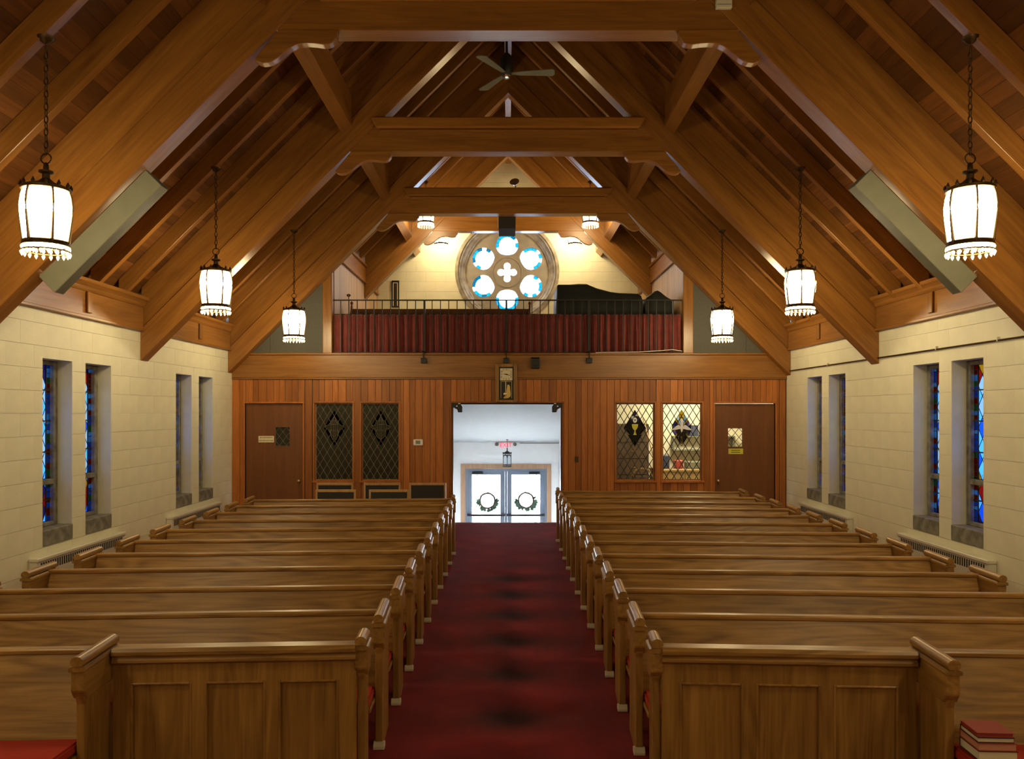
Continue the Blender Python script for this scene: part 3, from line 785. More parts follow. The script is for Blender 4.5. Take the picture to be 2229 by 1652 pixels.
# spotlight below the gallery ledge and loose cable on it
t = thing('stage_spotlight', (PX(1165), D - .03, PZ(778)), 'black spotlight with yoke mounted below the gallery ledge near the clock', 'spotlight')
bx('yoke', 'black', t, -.085, .085, -.10, .0, -.02, .0, .004)
MB().box(-.09, .09, -.16, -.01, -.235, -.03).build('housing', 'black', t, .012)
MB().lathe([(.065, -.175), (.07, -.165), (.07, -.155)], 16, (0, 0, -.13), 'y').build('lens_ring', 'iron', t, smooth=True)
t = thing('loose_cable', (PX(1340), D - .05, ZB1 + .05), 'pale loose cable lying along the gallery ledge toward the covered shapes', 'cable')
MB().tube([(PX(u) - PX(1340), dy, z) for u, dy, z in ((1296, .02, .0), (1312, .0, .006), (1330, 0, .006), (1390, .01, .012), (1430, 0, .035), (1462, -.01, .06), (1484, 0, .03))], .007, 6).build('cord', 'plasticwhite', t, smooth=True)
MB().tube([(PX(u) - PX(1340), dy, z) for u, dy, z in ((1390, .03, .006), (1440, .03, .02), (1470, .02, .04), (1486, .03, .02))], .006, 6).build('cord', 'iron', t, smooth=True)

# ------------------------------------------------------------------ gallery interior
o = bx('floor_gallery', 'deck_y', None, -GX, GX, D + .13, YR, ZG - .15, ZG); struct(o)
for s, nm in ((-1, 'wall_gallery_left'), (1, 'wall_gallery_right')):
    w = bx(nm, 'pale_z', None, *sorted((s * (GX + .02), s * (GX + .12))), D + .2, YR, ZG, DECK - GX - .2); struct(w)
    y = D + .2
    while y < YR - .02:
        y1 = min(y + .148, YR)
        bx('board', 'pale_z', w, *sorted((s * GX, s * (GX + .02))), y + .002, y1 - .002, ZG, 5.6, .003); y = y1
    for a, b in ((D + .02, TY[3]), (TY[3] + TT, YR)):
        bx('fascia_board', 'truss_y', w, *sorted((s * (GX - .04), s * GX)), a, b, 5.58, 5.96, .004)
        bx('fascia_bead', 'truss_y', w, *sorted((s * (GX - .06), s * GX)), a, b, 5.56, 5.60, .006)
        bx('crown_moulding', 'truss_y', w, *sorted((s * (GX - .09), s * GX)), a, b, 5.96, 6.03, .015)

# gable wall with the rose opening
RC = (RX(1104), RZ(590)); RR = 113.5 * SR
def outside_circle(x0, x1, z0, z1, r, ns=5):
    """the part of a rectangle outside the rose, as quads"""
    out = []
    for k in range(ns):
        a, b = z0 + (z1 - z0) * k / ns, z0 + (z1 - z0) * (k + 1) / ns
        def ch_(z):
            d = r * r - (z - RC[1]) ** 2
            return math.sqrt(d) if d > 0 else 0.0
        ha, hb = ch_(a), ch_(b)
        if ha == 0 and hb == 0: out.append([(x0, a), (x1, a), (x1, b), (x0, b)]); continue
        la, lb_ = min(x1, max(x0, RC[0] - ha)), min(x1, max(x0, RC[0] - hb))
        if la > x0 or lb_ > x0: out.append([(x0, a), (la, a), (lb_, b), (x0, b)])
        la, lb_ = max(x0, min(x1, RC[0] + ha)), max(x0, min(x1, RC[0] + hb))
        if la < x1 or lb_ < x1: out.append([(la, a), (x1, a), (x1, b), (lb_, b)])
    return [q for q in out if area(q) > 1e-4]
m = MB()
def roofclip(p):
    for s in (-1, 1):
        if p: p = clip(p, s, 1, DECK + .02)
    return p
zz = ZG - .2
while zz < DECK:
    for q in outside_circle(-GX - .1, GX + .1, zz, zz + .138, RR - .12, 1):
        q = roofclip(q)
        if len(q) > 2 and area(q) > 1e-5: m.prism(q, YR + .012, YR + .30)
    zz += .138
wf = m.build('wall_far', 'mortar'); struct(wf)
zz = ZG; k = 0
while zz < DECK - .05:
    x = -GX - (.27 if k % 2 else 0)
    while x < GX:
        a, b = max(x, -GX) + .0028, min(x + .545, GX) - .0028
        if b - a > .05:
            qs = [roofclip(q) for q in outside_circle(a, b, zz + .0028, zz + CO - .0028, RR - .05, 5 if abs((a + b) / 2 - RC[0]) < RR + .6 and abs(zz + .13 - RC[1]) < RR + .3 else 1)]
            qs = [q for q in qs if len(q) > 2 and area(q) > 2e-4]
            if qs:
                mm = MB()
                for q in qs: mm.prism(q, YR, YR + .0125)
                mm.build('block', 'cream', wf)
        x += .545
    zz += CO; k += 1
# rose window: stepped round frame, tracery disc, petals of coloured glass
rw = struct(empty('window_13', (RC[0], YR, RC[1])))
MB().lathe([(RR, -.05), (RR, .02), (RR - .10, .02), (RR - .10, -.05)], 64, axis='y', close=False).add([], []).build('outer_ring', 'rose_stone', rw, smooth=True)
prof = [(RR, -.05), (RR - .085, -.05), (RR - .10, -.03), (RR - .13, -.03), (RR - .15, .02), (RR - .19, .035), (RR - .24, .12), (RR - .27, .13), (RR - .30, .19), (RR - .34, .20)]
MB().lathe(prof, 64, axis='y', close=False).build('splayed_reveal', 'rose_stone', rw, smooth=True)
rt = RR - .33; pr_, pd = 24.5 * SR, 60.0 * SR
def petal(k, n=28, f=1.0):
    a = R(90 + 60 * k); cx, cz_ = pd * math.cos(a), pd * math.sin(a); pts = []
    for i in range(n):
        t_ = 2 * math.pi * i / n; r = pr_ * f
        q = math.cos(t_ - math.pi)                      # pinch the side that faces the centre
        if q > .35: r *= 1 - .10 * (q - .35) / .65 * abs(math.cos(2 * t_))
        pts.append((cx + r * math.cos(t_ + a), cz_ + r * math.sin(t_ + a)))
    return pts
def quatre(n=40, f=1.0):
    pts = []
    for i in range(n):
        t_ = 2 * math.pi * (i + .5) / n
        best = 0
        for k in range(4):
            d = t_ - k * math.pi / 2; c0, rad = .175 * f, .10 * f
            s_ = c0 * math.sin(d)
            if abs(s_) < rad and math.cos(d) > 0: best = max(best, c0 * math.cos(d) + math.sqrt(rad * rad - s_ * s_))
        best = max(best, .115 * f)
        pts.append((best * math.cos(t_), best * math.sin(t_)))
    return pts
bm = bmesh.new()
def loop(pts, y):
    vs = [bm.verts.new((p[0], y, p[1])) for p in pts]
    return vs, [bm.edges.new((vs[i], vs[(i + 1) % len(vs)])) for i in range(len(vs))]
loops2d = [[(rt * math.cos(2 * math.pi * i / 64), rt * math.sin(2 * math.pi * i / 64)) for i in range(64)]] + [petal(k) for k in range(6)] + [quatre()]
es = []
for p in loops2d: es += loop(p, 0.19)[1]
bmesh.ops.triangle_fill(bm, edges=es, use_beauty=True, use_dissolve=False)
hf = [f_ for f_ in bm.faces]
for f_ in hf:                                            # open the petals and the centre again
    c_ = f_.calc_center_median()
    for k in range(6):
        a = R(90 + 60 * k)
        if math.hypot(c_.x - pd * math.cos(a), c_.z - pd * math.sin(a)) < pr_ * .80: bm.faces.remove(f_); break
    else:
        if math.hypot(c_.x, c_.z) < .12: bm.faces.remove(f_)
r_ = bmesh.ops.extrude_face_region(bm, geom=bm.faces[:])
for v in r_['geom']:
    if isinstance(v, bmesh.types.BMVert): v.co.y += .10
bmesh.ops.recalc_face_normals(bm, faces=bm.faces)
me = bpy.data.meshes.new('tracery'); bm.to_mesh(me); bm.free(); me.materials.append(MT['tracery']); link('tracery', me, rw)
MB().lathe([(.40, .175), (.415, .17), (.43, .175), (.43, .2), (.40, .2)], 48, axis='y', close=False).build('tracery_bead', 'tracery', rw, smooth=True)
rnd = random.Random(5)
for k in range(6):
    a = R(90 + 60 * k); cx, cz_ = pd * math.cos(a), pd * math.sin(a)
    outer = petal(k, 14, 1.06); inner = petal(k, 14, .74)
    ob = MB().prism(inner, .245, .25).build('petal_glass', 'st_white', rw)
    for i in range(14):
        j = (i + 1) % 14
        far = math.cos((i + .5) / 14 * 2 * math.pi) > -.35
        col = rnd.choice(['cyan', 'teal', 'cyan', 'white', 'cyan']) if far else 'white'
        MB().prism([outer[i], outer[j], inner[j], inner[i]], .245, .25).build('glass_piece', 'st_' + col, ob)
    mid = petal(k, 14, .42); cm = MB()
    for q in range(5):
        i = rnd.randrange(14); A = inner[i]; B = mid[(i + rnd.choice([0, 1])) % 14]
        cm.tube([(A[0], .244, A[1]), (B[0], .244, B[1])], .006, 4)
    for i in range(14): cm.tube([(outer[i][0], .244, outer[i][1]), (inner[i][0], .244, inner[i][1])], .005, 4)
    cm.build('petal_came', 'backlitcame', rw)
MB().prism(quatre(40, 1.1), .245, .25).build('quatrefoil_glass', 'st_white', rw)

# tall board on the gable wall
t = thing('tall_board', ((RX(853) + RX(869)) / 2, YR, RZ(640)), 'tall narrow black board with white inner line on the gable wall', 'board')
hw, hh = (RX(869) - RX(853)) / 2, (RZ(612) - RZ(670)) / 2
bx('frame', 'black', t, -hw, hw, -.04, 0, -hh, hh, .004)
m = MB(); e = .035; w = .018
m.box(-hw+e, -hw+e+w, -.044, -.04, -hh+e, hh-e-.04); m.box(hw-e-w, hw-e, -.044, -.04, -hh+e, hh-e-.04); m.box(-hw+e, hw-e, -.044, -.04, hh-e-.04, hh-e-.04+w); m.build('white_line', 'plasticwhite', t)
for k in range(6): bx('insert', 'seatfabric', t, -hw+e+w+.006, hw-e-w-.006, -.047, -.04, -hh+.05+k*.105, -hh+.05+k*.105+.085, .002)
# choir bench behind the railing
yb = 17.75; sb = yb / F
t = thing('choir_bench', ((762 - 1106) * sb, yb, ZG), 'long brown bench seen end to end behind the gallery railing', 'bench')
ln = (1155 - 762) * sb; zt = CH + (897 - 671) * sb - ZG
MB().prism([(0, .40), (.03, .40), (.14, zt), (.10, zt)], 0.03, ln - .03, 'yz').build('back', 'deck_x', t, .004)
bx('seat', 'deck_x', t, .03, ln - .03, -.40, .03, .40, .44, .006)
for x in (0, ln - .04):
    e = MB().prism([(-.42, 0), (.16, 0), (.16, zt), (.12, zt + .08), (.06, zt + .08), (.02, zt - .05), (-.30, .62), (-.42, .58)], x, x + .04, 'yz').build('bench_end', 'deck_z', t, .006)
    MB().lathe([(.005, 0), (.03, .02), (.035, .05), (.02, .08), (.004, .09)], 10, (x + .02, .09, zt + .08)).build('finial', 'deck_z', e, smooth=True)
# covered shapes
def cover(name, prof, y0, dep, label, sup):
    t = thing(name, (prof[0][0], y0, ZG), label, 'cover', 'black covers in the gallery')
    x0 = prof[0][0]; n = len(prof); rows = 9; vs = []; rnd = random.Random(n)
    zmin = .02
    ys = [-.0, .02, .06, .12, .3, .5, .8, .94, .98, 1.0]
    for j, w in enumerate(ys):
        dr_ = {0: -.05, 1: -.015, 2: 0}.get(min(j, len(ys) - 1 - j), 0)
        for i, (x, z) in enumerate(prof): vs.append((x - x0, w * dep, z - ZG + dr_ + .008 * math.sin(i * 1.7 + j)))
    m = len(ys); fs = [[j*n+i, j*n+i+1, (j+1)*n+i+1, (j+1)*n+i] for j in range(m-1) for i in range(n-1)]
    # draped skirts all round
    rim = [i for i in range(n)] + [j*n+n-1 for j in range(1, m)] + [(m-1)*n+i for i in range(n-2, -1, -1)] + [j*n for j in range(m-2, 0, -1)]
    b0 = len(vs)
    for q, r_ in enumerate(rim):
        x, y, z = vs[r_]; f_ = .02 * math.sin(q * 2.1)
        ox = -.02 if x < .02 else (.02 if x > prof[-1][0] - x0 - .02 else 0); oy = -.02 if y < .02 else (.02 if y > dep - .02 else 0)
        vs.append((x + ox + (f_ if oy == 0 else 0), y + oy + (f_ if ox == 0 else 0), zmin))
    L_ = len(rim)
    fs += [[rim[q], rim[(q+1) % L_], b0 + (q+1) % L_, b0 + q] for q in range(L_)]
    o = MB().add(vs, fs).build('cloth', 'blackcloth', t, smooth=True)
    so = o.modifiers.new('thick', 'SOLIDIFY'); so.thickness = .006
    for (a, b, c, d, z1) in sup: bx('hidden_leg', 'brown', t, a, b, c, d, 0, z1)
sk = 17.2 / F
cv = lambda pts: [((u - 1106) * sk, CH + (897 - v) * sk) for u, v in pts]
cover('covered_organ', cv([(1213,621),(1216,618),(1240,617.5),(1262,617),(1278,617.5),(1288,621),(1300,626),(1315,631),(1330,634.5),(1350,636),(1375,637.5),(1390,639),(1396,643),(1399,650)]), 17.2, 1.25,
      'large black cloth cover with a sloping shoulder behind the gallery railing', [(.1, .16, .1, .16, .8), (1.6, 1.66, 1.05, 1.11, .8)])
cover('covered_bench', cv([(1405,651),(1409,646),(1418,639),(1426,633.5),(1432,632),(1438,634),(1446,641),(1454,648),(1463,652)]), 17.2, .7,
      'small peaked black cloth cover beside the large sloping one', [(.1, .15, .1, .15, .7)])
# microphone stand top by the post
t = thing('microphone_stand', (-3.40, 17.05, ZG), 'thin microphone stand in the gallery near the dark-window post', 'stand')
zt = CH + (897 - 645) * 17.0 / F - ZG
MB().tube([(0, 0, .02), (0, 0, zt)], .009, 6).build('pole', 'iron', t); MB().lathe([(.14, 0), (.14, .015), (.02, .03)], 16).build('base', 'iron', t)
MB().lathe([(.015, zt), (.04, zt + .01), (.045, zt + .04), (.03, zt + .055)], 10).build('head', 'bronze', t, smooth=True)

# hanging black loudspeaker with its post
t = thing('hanging_loudspeaker', (-.02, 17.4, 6.21), 'black loudspeaker box held off the collar beam before the rose window', 'loudspeaker')
MB().box(-.185, .18, -.40, .40, 0, .55).build('cabinet', 'seatfabric', t, .01)
bx('pale_edge', 'plasticwhite', t, -.197, -.186, -.39, -.36, .02, .54)
MB().tube([(-.02, -.41, .33), (.03, -.42, .47), (.1, -.415, .50), (.17, -.41, .50)], .006, 6).build('wire', 'chrome', t, smooth=True)
bx('mounting_arm', 'iron', t, -.05, .05, -.80, -.40, .30, .36, .004)

# ------------------------------------------------------------------ rooms and stair behind the partition
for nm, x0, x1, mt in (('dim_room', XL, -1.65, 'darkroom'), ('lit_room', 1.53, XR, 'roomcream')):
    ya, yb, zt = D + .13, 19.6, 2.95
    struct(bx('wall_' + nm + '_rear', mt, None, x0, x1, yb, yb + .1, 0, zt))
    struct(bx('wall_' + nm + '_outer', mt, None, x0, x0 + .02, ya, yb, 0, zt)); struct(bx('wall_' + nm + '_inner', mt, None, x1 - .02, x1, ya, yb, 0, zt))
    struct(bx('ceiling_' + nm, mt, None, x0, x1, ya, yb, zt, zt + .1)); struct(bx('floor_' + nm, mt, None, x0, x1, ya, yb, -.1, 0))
m = MB(); zt0, zt1 = 2.66, RZ(962)
for x0, x1 in ((-1.65, -1.55), (1.43, 1.53)):
    m.prism([(D + .13, ZE), (YR, ZE), (YR, zt1), (D + .13, zt0)], x0, x1, 'yz')
struct(m.build('wall_stair', 'white'))
o = MB().prism([(D + .13, zt0), (YR, zt1), (YR, zt1 + .1), (D + .13, zt0 + .1)], -1.65, 1.53, 'yz').build('ceiling_stair', 'slopeceil'); struct(o)
eo = (RX(1013), RX(1190), ZE, RZ(1020))
m = MB()
for (a, b, c, d) in rdiff((-1.9, 1.8, ZE, ZG - .15), [eo]): m.box(a, b, YR, YR + .3, c, d)
struct(m.build('wall_entry', 'white'))
# entrance doors
d3 = struct(empty('door_3', ((eo[0] + eo[1]) / 2, YR, ZE)))
hw = (eo[1] - eo[0]) / 2; H = eo[3] - ZE; cw = RX(1013) - RX(1003)
m = MB()
m.box(-hw - cw, -hw, -.03, 0, 0, H + cw); m.box(hw, hw + cw, -.03, 0, 0, H + cw); m.box(-hw, hw, -.03, 0, H, H + cw); m.build('casing', 'palewood', d3, .006)
m = MB()
m.box(-hw, -hw + .06, 0, .12, 0, H); m.box(hw - .06, hw, 0, .12, 0, H); m.box(-hw + .06, hw - .06, 0, .12, H - .07, H); m.box(-.035, .035, .0, .12, 0, H - .07); m.build('jamb', 'alu', d3, .004)
zbar = RZ(1121) - ZE
for s in (-1, 1):
    a, b = sorted((s * .036, s * (hw - .061)))
    g = (a + .12, b - .12, .18, RZ(1033.5) - ZE)
    m = MB()
    for (p, q, r_, u_) in rdiff((a, b, .01, H - .071), [g]): m.box(p, q, .03, .075, r_, u_)
    lf = m.build('door_leaf', 'alu', d3)
    bx('glass', 'clear', lf, g[0], g[1], .05, .056, g[2], g[3])
    MB().box(a + .02, b - .02, -.055, -.02, zbar - .028, zbar + .028).build('panic_bar', 'black', lf, .006)
    for x in (a + .05, b - .05): bx('bar_bracket', 'black', lf, x - .06, x + .06, -.03, .03, zbar - .03, zbar + .035, .006)
    c0 = a + .28 if s < 0 else b - .28
    m = MB(); m.box(c0 - .15, c0 + .15, -.045, .03, H - .15, H - .09); cl = m.build('closer', 'black', lf, .006)
    m = MB(); m.tube([(c0 + .05, -.03, H - .16), (c0 - s * -.05, -.09, H - .19), (c0 + .12, -.03, H - .20)], .013, 6); m.build('closer_arm', 'chrome', cl)
# wreaths on the glass
for s, lb in ((-1, 'twig wreath with grey-green leaves on the door leaf toward the thermostat side'), (1, 'twig wreath with grey-green leaves on the door leaf toward the switch side')):
    cx = RX(1061) if s < 0 else RX(1145); cz_ = RZ(1090) if s < 0 else RZ(1089); rr = 16.5 * SR
    t = thing('door_wreath', (cx, YR + .012, cz_), lb, 'wreath', 'wreaths on the entrance doors')
    rnd = random.Random(40 + s)
    for q in range(3):
        MB().tube([((rr + rnd.uniform(-.01, .01)) * math.cos(a), rnd.uniform(-.012, .0), (rr + rnd.uniform(-.01, .01)) * math.sin(a)) for a in [2 * math.pi * k / 28 for k in range(28)]], .024, 6, True).build('twig_hoop', 'twig', t, smooth=True)
    lv = MB()
    for q in range(70):
        a = R(rnd.choice([rnd.gauss(205, 22), rnd.gauss(330, 20), rnd.uniform(180, 360)])); c0 = Vector((rr * math.cos(a), -.01, rr * math.sin(a)))
        d_ = Vector((math.cos(a + rnd.uniform(-.9, .9)), rnd.uniform(-.5, .1), math.sin(a + rnd.uniform(-.9, .9)))).normalized(); l_ = rnd.uniform(.07, .15)
        n_ = d_.cross(Vector((0, 1, 0))).normalized() * l_ * .28
        lv.add([c0, c0 + d_ * l_ * .5 + n_, c0 + d_ * l_, c0 + d_ * l_ * .5 - n_], [(0, 1, 2, 3)])
    stuff(lv.build('leaves', 'wreathleaf', t))
# exit sign with lamp heads, pipe
t = thing('exit_sign', (RX(1101), YR, RZ(968.5)), 'white exit sign with red letters and two lamp heads on the entry wall', 'exit sign')
bx('housing', 'exitface', t, -.20, .20, -.07, 0, -.085, .078, .008)
text('lettering', 'EXIT', .17, 'exitred', t, (0, -.0715, -.005), 1.0, .0, .001)
for s in (-1, 1): MB().lathe([(.01, -.09), (.045, -.085), (.05, -.03), (.03, 0)], 14, (s * .255, 0, .02), 'y').build('lamp_head', 'grey_case', t, smooth=True)
t = thing('entry_conduit', (.28, YR, RZ(964.5)), 'thin pipe from the exit sign to the stair wall', 'conduit')
MB().tube([(.04, -.02, 0), (1.13, -.02, 0)], .010, 6).build('pipe', 'grey_case', t)
# unlit porch lantern on the stair
yl = 21.7; sl = yl / F
t = thing('stair_lantern', ((1104 - 1106) * sl, yl, CH + (897 - 1015.5) * sl), 'unlit hexagonal iron lantern with arched clear panes hung over the stair', 'lantern')
hl = (1015.5 - 987) * sl; rl = 9.8 * sl; zc = zt0 + (zt1 - zt0) * (yl - D - .13) / (YR - D - .13) - t.location[2]
hexp = [(rl * math.cos(R(30 + 60 * k)), rl * math.sin(R(30 + 60 * k))) for k in range(6)]
for k in range(6):
    a, b = hexp[k], hexp[(k + 1) % 6]
    MB().tube([(*a, 0), (*a, hl + .02)], .008, 6).build('corner_bar', 'iron', t)
    p = MB().add([(*a, .03), (*b, .03), (*b, hl - .03), (*a, hl - .03)], [(0, 1, 2, 3)]).build('pane', 'frost', t)
    cm = MB(); pts = [(a[0] + (b[0]-a[0])*q, a[1] + (b[1]-a[1])*q, hl * .60 + .12 * math.sin(math.pi * q) ** .7) for q in [i / 8 for i in range(9)]]
    cm.tube(pts, .005, 5); cm.build('arch_bar', 'iron', p)
for z in (0, .045, hl - .05, hl): MB().tube([(*q, z) for q in hexp], .008, 6, True).build('ring_bar', 'iron', t)
for k in range(12):
    a = R(30 * k); MB().lathe([(.010, hl), (.012, hl + .015), (.002, hl + .04)], 6, (rl * .93 * math.cos(a), rl * .93 * math.sin(a), 0)).build('crest_point', 'iron', t)
MB().lathe([(rl, hl), (rl * .5, hl + .04), (.015, hl + .07), (.012, hl + .12), (.02, hl + .13), (.006, hl + .15), (.006, zc - .05), (.03, zc - .05), (.03, zc - .03)], 12).build('stem', 'iron', t)

# lit room beyond the leaded glass
yb = 19.6
t = thing('room_lamp', (4.2, 18.2, 2.949), 'lit round ceiling lamp in the room behind the lit leaded windows', 'lamp')
MB().lathe([(.16, 0), (.20, -.03), (.19, -.09), (.12, -.13), (.01, -.14)], 20).build('diffuser', 'roomlamp', t, smooth=True)
t = thing('side_counter', (4.35, 18.9, 0), 'tan counter under the wall shelf in the lit room', 'counter')
bx('body', 'tanwood', t, -.95, 1.2, -.3, .3, 0, .92, .01); bx('worktop', 'tanwood', t, -.97, 1.22, -.33, .3, .92, .97, .008)
for k in range(3): bx('cupboard_door', 'tanwood', t, -.93 + k * .71, -.25 + k * .71, -.315, -.3, .06, .88, .006)
for x, w, h, mt, lb in ((3.62, .17, .32, 'navy', 'navy box standing on the tan counter, end next to the brown cabinet'), (4.02, .09, .2, 'bookred', 'small red and white canister on the tan counter'),
                        (4.45, .26, .17, 'grey_case', 'grey wedge-shaped machine on the tan counter'), (4.95, .24, .26, 'brown', 'dark brown box on the tan counter')):
    o = bx('counter_box', mt, None, x - w, x + w, 18.75, 19.05, .97, .97 + h, .02); tag(o, lb, 'box', 'boxes on the tan counter')
t = thing('wall_shelf', (4.75, yb, 1.72), 'grey wall shelf with ledger shapes in the lit room', 'shelf')
bx('board', 'grey_case', t, -.75, .75, -.26, 0, -.03, 0, .004); bx('lower_board', 'grey_case', t, -.75, .75, -.26, 0, -.36, -.33, .004)
for k in range(2): bx('cheek', 'grey_case', t, -.75 + k * 1.47, -.72 + k * 1.47, -.26, 0, -.33, -.03)
for k, (mt, lb) in enumerate((('grey_case', 'grey ledger at the brown cabinet end of the wall shelf'), ('navy', 'navy ledger between the grey and cream ones on the wall shelf'),
                              ('convector', 'cream ledger next to the navy one on the wall shelf'), ('seatfabric', 'black ledger at the outer end of the wall shelf'))):
    o = bx('ledger', mt, None, 4.15 + k * .26, 4.15 + k * .26 + .2, yb - .22, yb - .02, 1.7205, 1.72 + .2 + .06 * (k % 3), .006)
    tag(o, lb, 'ledger', 'ledgers on the wall shelf')
t = thing('drawer_cabinet', (2.55, 18.75, 0), 'tall dark brown cabinet of wide drawers behind the chalice window', 'cabinet')
bx('carcass', 'brown', t, -.75, .75, 0, .6, 0, 2.02, .006)
for k in range(5):
    d_ = bx('drawer', 'brown', t, -.72, .72, -.018, 0, .08 + k * .38, .43 + k * .38, .006)
    for q in (-.4, .4): bx('handle', 'brass', d_, q - .06, q + .06, -.03, -.018, .24 + k * .38, .255 + k * .38)
t = thing('leaning_pole', (3.28, 18.0, 0), 'slim pale wooden pole leaning beside the brown cabinet', 'pole')
MB().tube([(.35, .0, .0), (-.12, .72, 2.15)], .016, 8).build('shaft', 'tanwood', t); MB().lathe([(.02, 0), (.02, .03)], 8, (.35, 0, 0)).build('ferrule', 'brass', t)
t = thing('music_chair', (2.95, 17.6, 0), 'chair with a curved pale wooden back below the chalice window', 'chair')
MB().tube([(-.2, 0, .45), (-.22, 0, .9), (-.14, 0, 1.03), (.0, 0, 1.06), (.14, 0, 1.03), (.22, 0, .9), (.2, 0, .45)], .018, 8).build('back_hoop', 'tanwood', t, smooth=True)
bx('seat', 'tanwood', t, -.22, .22, -.4, .02, .42, .46, .01)
for x in (-.19, .19):
    for y in (-.37, 0): bx('leg', 'tanwood', t, x - .016, x + .016, y - .016, y + .016, 0, .42)

# ------------------------------------------------------------------ outside the entrance
o = bx('ground', 'concrete', None, -30, 30, YR + .3, 60, ZE - .25, ZE - .05); struct(o)
for x, y, h, lb in ((1.0, 25.5, 1.3, 'loose green shrub outside the entrance, toward the switch side'), (-1.2, 26.5, 1.0, 'loose green shrub outside the entrance, toward the thermostat side')):
    t = thing('shrub', (x, y, ZE - .05), lb, 'shrub', 'shrubs outside the entrance'); rnd = random.Random(int(x * 10)); lv = MB()
    for q in range(5): MB().tube([(0, 0, 0), (rnd.uniform(-.3, .3), rnd.uniform(-.3, .3), h * .8)], .012, 5).build('stem', 'twig', t)
    for q in range(420):
        c0 = Vector((rnd.gauss(0, .3), rnd.gauss(0, .3), abs(rnd.gauss(h * .6, h * .25)) + .03)); d_ = Vector((rnd.uniform(-1, 1), rnd.uniform(-1, 1), rnd.uniform(-.6, 1))).normalized(); l_ = rnd.uniform(.05, .10)
        n_ = d_.cross(Vector((.3, .8, .4))).normalized() * l_ * .3
        lv.add([c0, c0 + d_ * l_ * .5 + n_, c0 + d_ * l_, c0 + d_ * l_ * .5 - n_], [(0, 1, 2, 3)])
    stuff(lv.build('leaves', 'leaf', t))

# wall behind the camera closes the room
p = [(-6.0, 0), (6.0, 0), (6.0, DECK - 6.0), (0, DECK), (-6.0, DECK - 6.0)]
struct(MB().prism(p, YF - .15, YF).build('wall_front', 'cream'))

# ------------------------------------------------------------------ pews
ZT, ZP = .93, .88                         # top of the end caps, top of the back rail
def pew_end(parent, x, sg, y0=-.33, y1=.12, z1=ZT, name='pew_end', foot=True):
    """end panel standing at local x, thickness centred, with block, roll cap and fillet"""
    t = .026
    pe = MB().prism([(y0 + .035, 0), (y1, 0), (y1, z1 - .25), (y1, z1 - .07), (y0 + .02, z1 - .07), (y0 + .02, z1 - .24), (y0 + .035, z1 - .28)], x - t, x + t, 'yz').build(name, 'pew_z', parent, .005)
    b = MB().prism([(y0, z1 - .085), (y1 + .005, z1 - .085), (y1 + .005, z1 - .25), (y0 + .03, z1 - .25), (y0 - .004, z1 - .20)], x - t - .014, x + t + .014, 'yz').build('end_block', 'pew_y', pe, .006)
    MB().prism([(x - .046, z1 - .088), (x + .046, z1 - .088), (x + .050, z1 - .075), (x + .046, z1 - .064), (x + .034, z1 - .058), (x - .034, z1 - .058), (x - .046, z1 - .064), (x - .050, z1 - .075)], y0 - .012, y1 + .012).build('end_fillet', 'pew_y', pe)
    roll = [(x + .036 * math.cos(R(a)), z1 - .032 + .032 * math.sin(R(a))) for a in range(-45, 226, 18)]
    MB().prism(roll, y0 - .018, y1 + .016).build('end_cap', 'pew_y', pe, smooth=True)
    if foot: MB().prism([(y0 + .01, 0), (y0 + .09, 0), (y0 + .09, .035), (y0 + .035, .05), (y0 + .01, .02)], x - t - .012, x + t + .012, 'yz').build('floor_block', 'glide', pe, .003)
    return pe

def pew_body(parent, x0, x1):
    a, b = sorted((x0, x1)); a += .026; b -= .026
    MB().prism([(-.225, .36), (-.185, .36), (.012, ZP - .034), (-.028, ZP - .034)], a, b, 'yz').build('backrest', 'pew_x', parent, .003)
    rl = [(-.034, ZP - .036), (-.042, ZP - .030), (-.042, ZP - .010), (-.034, ZP), (.022, ZP), (.030, ZP - .010), (.030, ZP - .030), (.022, ZP - .036)]
    MB().prism(rl, a, b, 'yz').build('top_rail', 'pew_x', parent, .002)
    MB().prism([(-.57, .345), (-.20, .315), (-.20, .345), (-.57, .375)], a, b, 'yz').build('seat', 'pew_x', parent, .004)
    cu = [(-.575, .38), (-.59, .40), (-.58, .425), (-.55, .435), (-.30, .420), (-.215, .410), (-.212, .35), (-.55, .378)]
    MB().prism(cu, a + .01, b - .01, 'yz').build('cushion', 'cushion', parent, .012, True, 2)
    MB().prism([(.0, .55), (.07, .55), (.08, .75), (.072, .75), (.064, .56), (.0, .56)], a + .3, b - .3, 'yz').build('book_rack', 'pew_x', parent)

